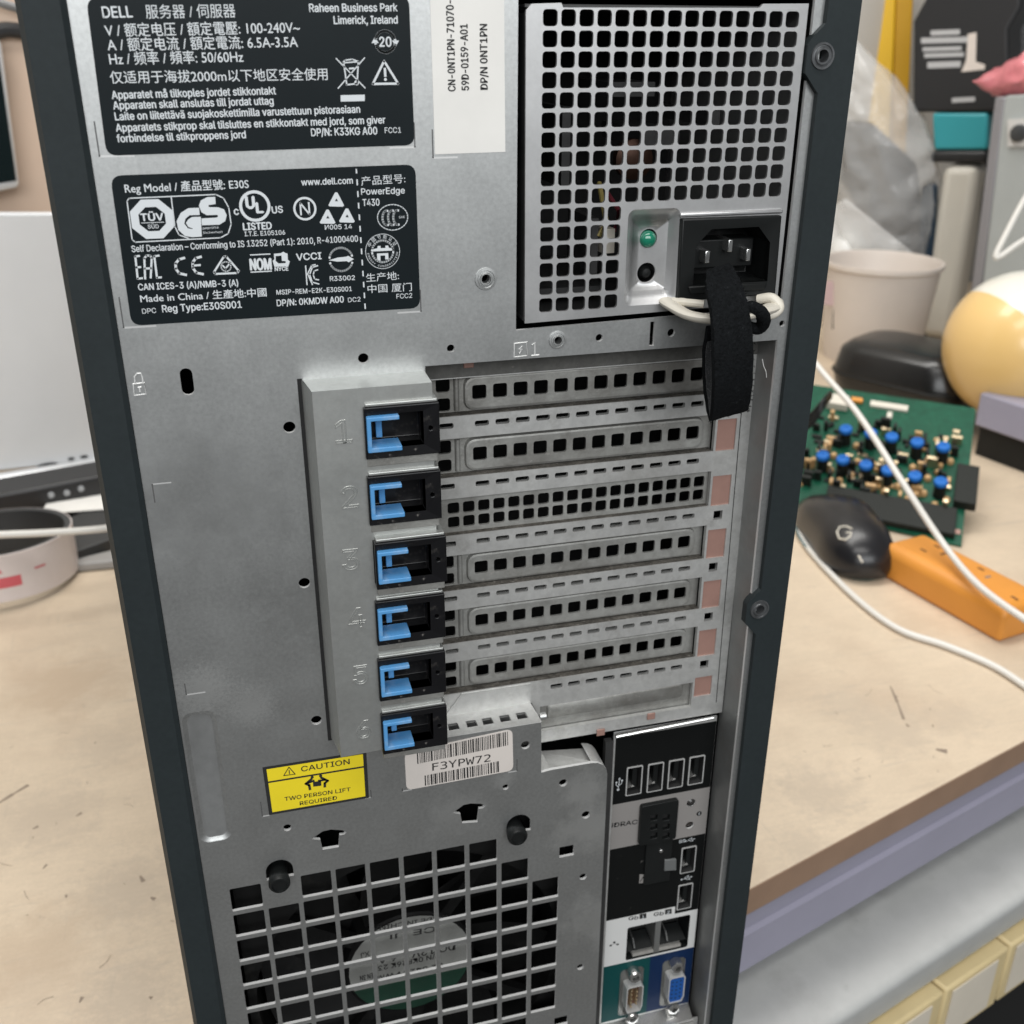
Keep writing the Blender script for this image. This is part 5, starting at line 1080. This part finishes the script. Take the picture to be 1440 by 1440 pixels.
for k in range(4): mb.tube(spline([WQ(Q(1120, 590 + k * 6, 1000)), WQ(Q(1140, 583 + k * 5, 990)), WQ(Q(1158, 563 + k * 3, 985)), WQ(Q(1168, 552 + k * 2, 1010))]), 2.0, BLACK, 8)
tag(mb.build('black_cables'), 'bundle of thin black wires entering the circuit board by the server', 'cable')
# cabinet drawers below the ledge (bottom right corner)
zb = ZL - 22
for k in range(5):
    s0 = -60 + k * 66; dr = empty('parts_drawer', desk(s0 + 32, dfront - 20, zb), ['', '', '', '', ''][0] or 'x', 'drawer', 'yellow drawers below the grey ledge')
    dr['label'] = ['yellow drawer below the grey ledge, leftmost of the row', 'yellow drawer below the grey ledge, second from the left', 'yellow drawer with cream card near the bottom right corner', 'yellow drawer with cream card by the right edge, next to last', 'yellow drawer below the grey ledge, rightmost of the row'][k]
    mb = MB(); yb = lambda s, d, z: desk(s0 + s, dfront - d, z)
    mb.hexa([yb(0, 10, zb - 60), yb(64, 10, zb - 60), yb(64, -120, zb - 60), yb(0, -120, zb - 60)], [yb(0, 10, zb - 8), yb(64, 10, zb - 8), yb(64, -120, zb - 8), yb(0, -120, zb - 8)], YTR); mb.build('tray', dr, bevel=2)
    mb = MB(); mb.hexa([yb(6, 10.2, zb - 54), yb(52, 10.2, zb - 54), yb(52, 10.2, zb - 12), yb(6, 10.2, zb - 12)], [yb(6, 11.0, zb - 54), yb(52, 11.0, zb - 54), yb(52, 11.0, zb - 12), yb(6, 11.0, zb - 12)], CARD); mb.build('card', dr)

# ================================================================== THINGS ON THE DESK, LEFT
WPN = mat('white_panel', (.66, .67, .68), .45, noise=[(6, .05)]); SILV = mat('silver_plastic', (.62, .63, .64), .3, .3)
wp = empty('white_board', WQ(D(40, 690)), 'white flat board with a silver bottom rail leaning upright behind the server on the left', 'panel')
f_, n_ = vplane(40, 600, 1075)
mb = MB(); prism(mb, [f_(-90, 672), f_(-80, 300), f_(200, 300), f_(200, 640)], n_, 12, WPN); mb.build('sheet', wp, bevel=2)
mb = MB(); mb.tube([WQ(f_(-90, 690) - n_ * 8), WQ(f_(200, 645) - n_ * 8)], 11, SILV, 16); mb.build('rail', wp, smooth=60)
mb = MB(); 
for x, y, rx, ry in ((67, 654, 15, 3.6), (25, 664, 6, 2), (100, 645, 5, 2.2), (118, 642, 6, 2)):
    c_ = f_(x, y) - n_ * 1; ex = (f_(x + rx, y - rx * .13) - f_(x, y)); ey = (f_(x, y + ry) - f_(x, y)); mb.add([WQ(c_ + ex * math.cos(t * .393) + ey * math.sin(t * .393)) for t in range(16)], [tuple(range(16))], BLACK)
mb.build('vent', wp)
bst = empty('black_strip', WQ(D(70, 735)), 'black device with three pale dots lying below the white panel on the left', 'device')
f_, n_ = vplane(70, 715, 1000)
mb = MB(); prism(mb, [f_(-60, 745), f_(-60, 706), f_(170, 664), f_(170, 730)], n_, 45, BLK2); mb.build('case', bst, bevel=3)
for x, y in ((72, 696), (94, 693), (114, 687)):
    mb = MB(); mb.lathe(WQ(f_(x, y) - n_ * .2), WV(-n_), [(3, 0), (2.6, 1.4), (.1, 1.8)], mat('pale_dot', (.35, .36, .37), .4), 14); mb.build('button', bst)
mb = MB(); pl = [D(62, 748), D(75, 726), D(150, 690), D(170, 702), D(170, 740)]; mb.loft([[WQ(down(p, 18)) for p in pl], [WQ(down(p, 19)) for p in pl]], PAPER, cap0=True, cap1=True)
tag(mb.build('paper_sheet'), 'white sheet of paper beside the black device behind the server', 'paper')
mb = MB(); pl = [D(90, 755), D(175, 720), D(190, 770), D(110, 800)]; mb.loft([[WQ(down(p, .5)) for p in pl], [WQ(down(p, 17)) for p in pl]], mat('dark_grey_block', (.03, .03, .03), .5), cap0=True, cap1=True)
tag(mb.build('dark_block', bevel=1.5), 'dark flat block lying under the white sheet of paper', 'block')
mb = MB(); pl = [D(100, 800), D(160, 785), D(170, 800), D(108, 806)]; mb.loft([[WQ(down(p, .5)) for p in pl], [WQ(down(p, 9)) for p in pl]], mat('mid_grey_plastic', (.28, .27, .26), .5), cap0=True, cap1=True)
tag(mb.build('grey_adapter', bevel=2), 'small grey adapter on the desk between tape roll and server', 'adapter')
TAPE = mat('tape_roll_side', (.66, .59, .57), .35, noise=[(20, .08)], trans=None); TRED = mat('red_print', (.55, .10, .12), .5)
tc_ = D(8, 815); tr_d = RZ.dot(tc_ - CAMP); trad = 98 * mmpx(tr_d); th_ = 40
tax = Vector((.0, .07, .997)).normalized(); tcc = WQ(tc_) + Vector((0, 0, trad * .001 * .07))
tp = empty('tape_roll', WQ(tc_), 'roll of clear packing tape with red print lying flat on the left of the desk', 'tape roll')
mb = MB(); mb.lathe(tcc, tax, [(trad * .97, 0), (trad, 0), (trad, th_ - .2), (trad * .985, th_)], TAPE, 64, cap0=False, cap1=False); mb.build('tape', tp, smooth=30)
mb = MB(); mb.lathe(tcc, tax, [(trad * .985, th_ - .1), (trad * .90, th_ - .6), (trad * .88, 2)], mat('grey_core', (.025, .026, .027), .5), 48, cap0=False, cap1=False); mb.build('core', tp, smooth=30)
mb = MB()
def tcyl(ang, z): t = rad(ang); tv = Vector((0, tax.z, -tax.y)); return tcc + tax * z * .001 + (Vector((1, 0, 0)) * math.cos(t) + tv * math.sin(t)) * (trad + .25) * .001
for a0, a1, z0, z1 in ((-108, -66, 12, 21), (-55, -46, 22, 23.5)):
    for k in range(8): b0, b1 = a0 + (a1 - a0) * k / 8, a0 + (a1 - a0) * (k + 1) / 8; mb.add([tcyl(b0, z0), tcyl(b1, z0), tcyl(b1, z1), tcyl(b0, z1)], [(0, 1, 2, 3)], TRED)
mb.build('red_print', tp); mb = MB(); mb.add([tcyl(-88, 25), tcyl(-78, 25), tcyl(-83, 33)], [(0, 1, 2)], TRED); mb.build('red_triangle', tp)
mb = MB(); mb.tube(spline([WQ(Q(-60, 756, 800)), WQ(Q(0, 752, 808)), WQ(Q(70, 749, 818)), WQ(Q(150, 743, 835)), WQ(Q(230, 730, 880))]), 2.9, CAB, 12); tag(mb.build('cable'), 'white cable passing in front of the tape roll to the back of the server', 'cable')
# beige wall cabinet with a dark screen
BEI = mat('beige_board', (.62, .47, .36), .55, noise=[(5, .05)])
f_, n_ = vplane(50, 300, 1045)
wc = empty('wall_cabinet', WQ(f_(50, 330)), 'beige wooden wall cabinet above the white panel on the left', 'cabinet')
mb = MB(); prism(mb, [f_(-200, 345), f_(-190, -120), f_(260, -120), f_(260, 322)], n_, 150, BEI); mb.build('front', wc, bevel=2)
f2_, n2_ = vplane(10, 200, 985, 8)
scn = empty('screen', WQ(f2_(0, 270)), 'dark screen with a rounded silver frame fixed on the beige wall cabinet', 'screen')
fr_ = [f2_(-120, 292), f2_(-140, 20), f2_(2, 55), f2_(29, 264)]
mb = MB(); prism(mb, fr_, n2_, 25, SILV); mb.build('frame', scn, bevel=5, seg=3)
mb = MB(); prism(mb, [p - n2_ * .4 for p in (f2_(-115, 275), f2_(-135, 30), f2_(-3, 70), f2_(23, 254))], n2_, .3, mat('dark_glass', (.008, .014, .015), .08, 0, .5)); mb.build('glass', scn)
mb = MB(); mb.tube(spline([WQ(f_(-40, -10) - n_ * 20), WQ(f_(10, 8) - n_ * 20), WQ(f_(60, 22) - n_ * 12)]), 4, mat('grey_cord', (.18, .18, .18), .5), 8); tag(mb.build('cable'), 'grey cable in the top left corner in front of the beige cabinet', 'cable')
mb = MB(); mb.tube(spline([WQ(f_(-20, 50) - n_ * 9), WQ(f_(10, 42) - n_ * 9), WQ(f_(50, 48) - n_ * 9)]), 7, BLK2, 10); tag(mb.build('marker_pen'), 'dark rounded pen shape in front of the beige cabinet beside the server', 'pen')

# ------------------------------------------------------------------ put every Empty at the base of its thing
bpy.context.view_layer.update()
for o in list(COL.objects):
    if o.type == 'EMPTY' and o.name in ROOTLOC:
        L0 = ROOTLOC[o.name]; o.location = L0
        for ch in o.children: ch.location = ch.location - L0
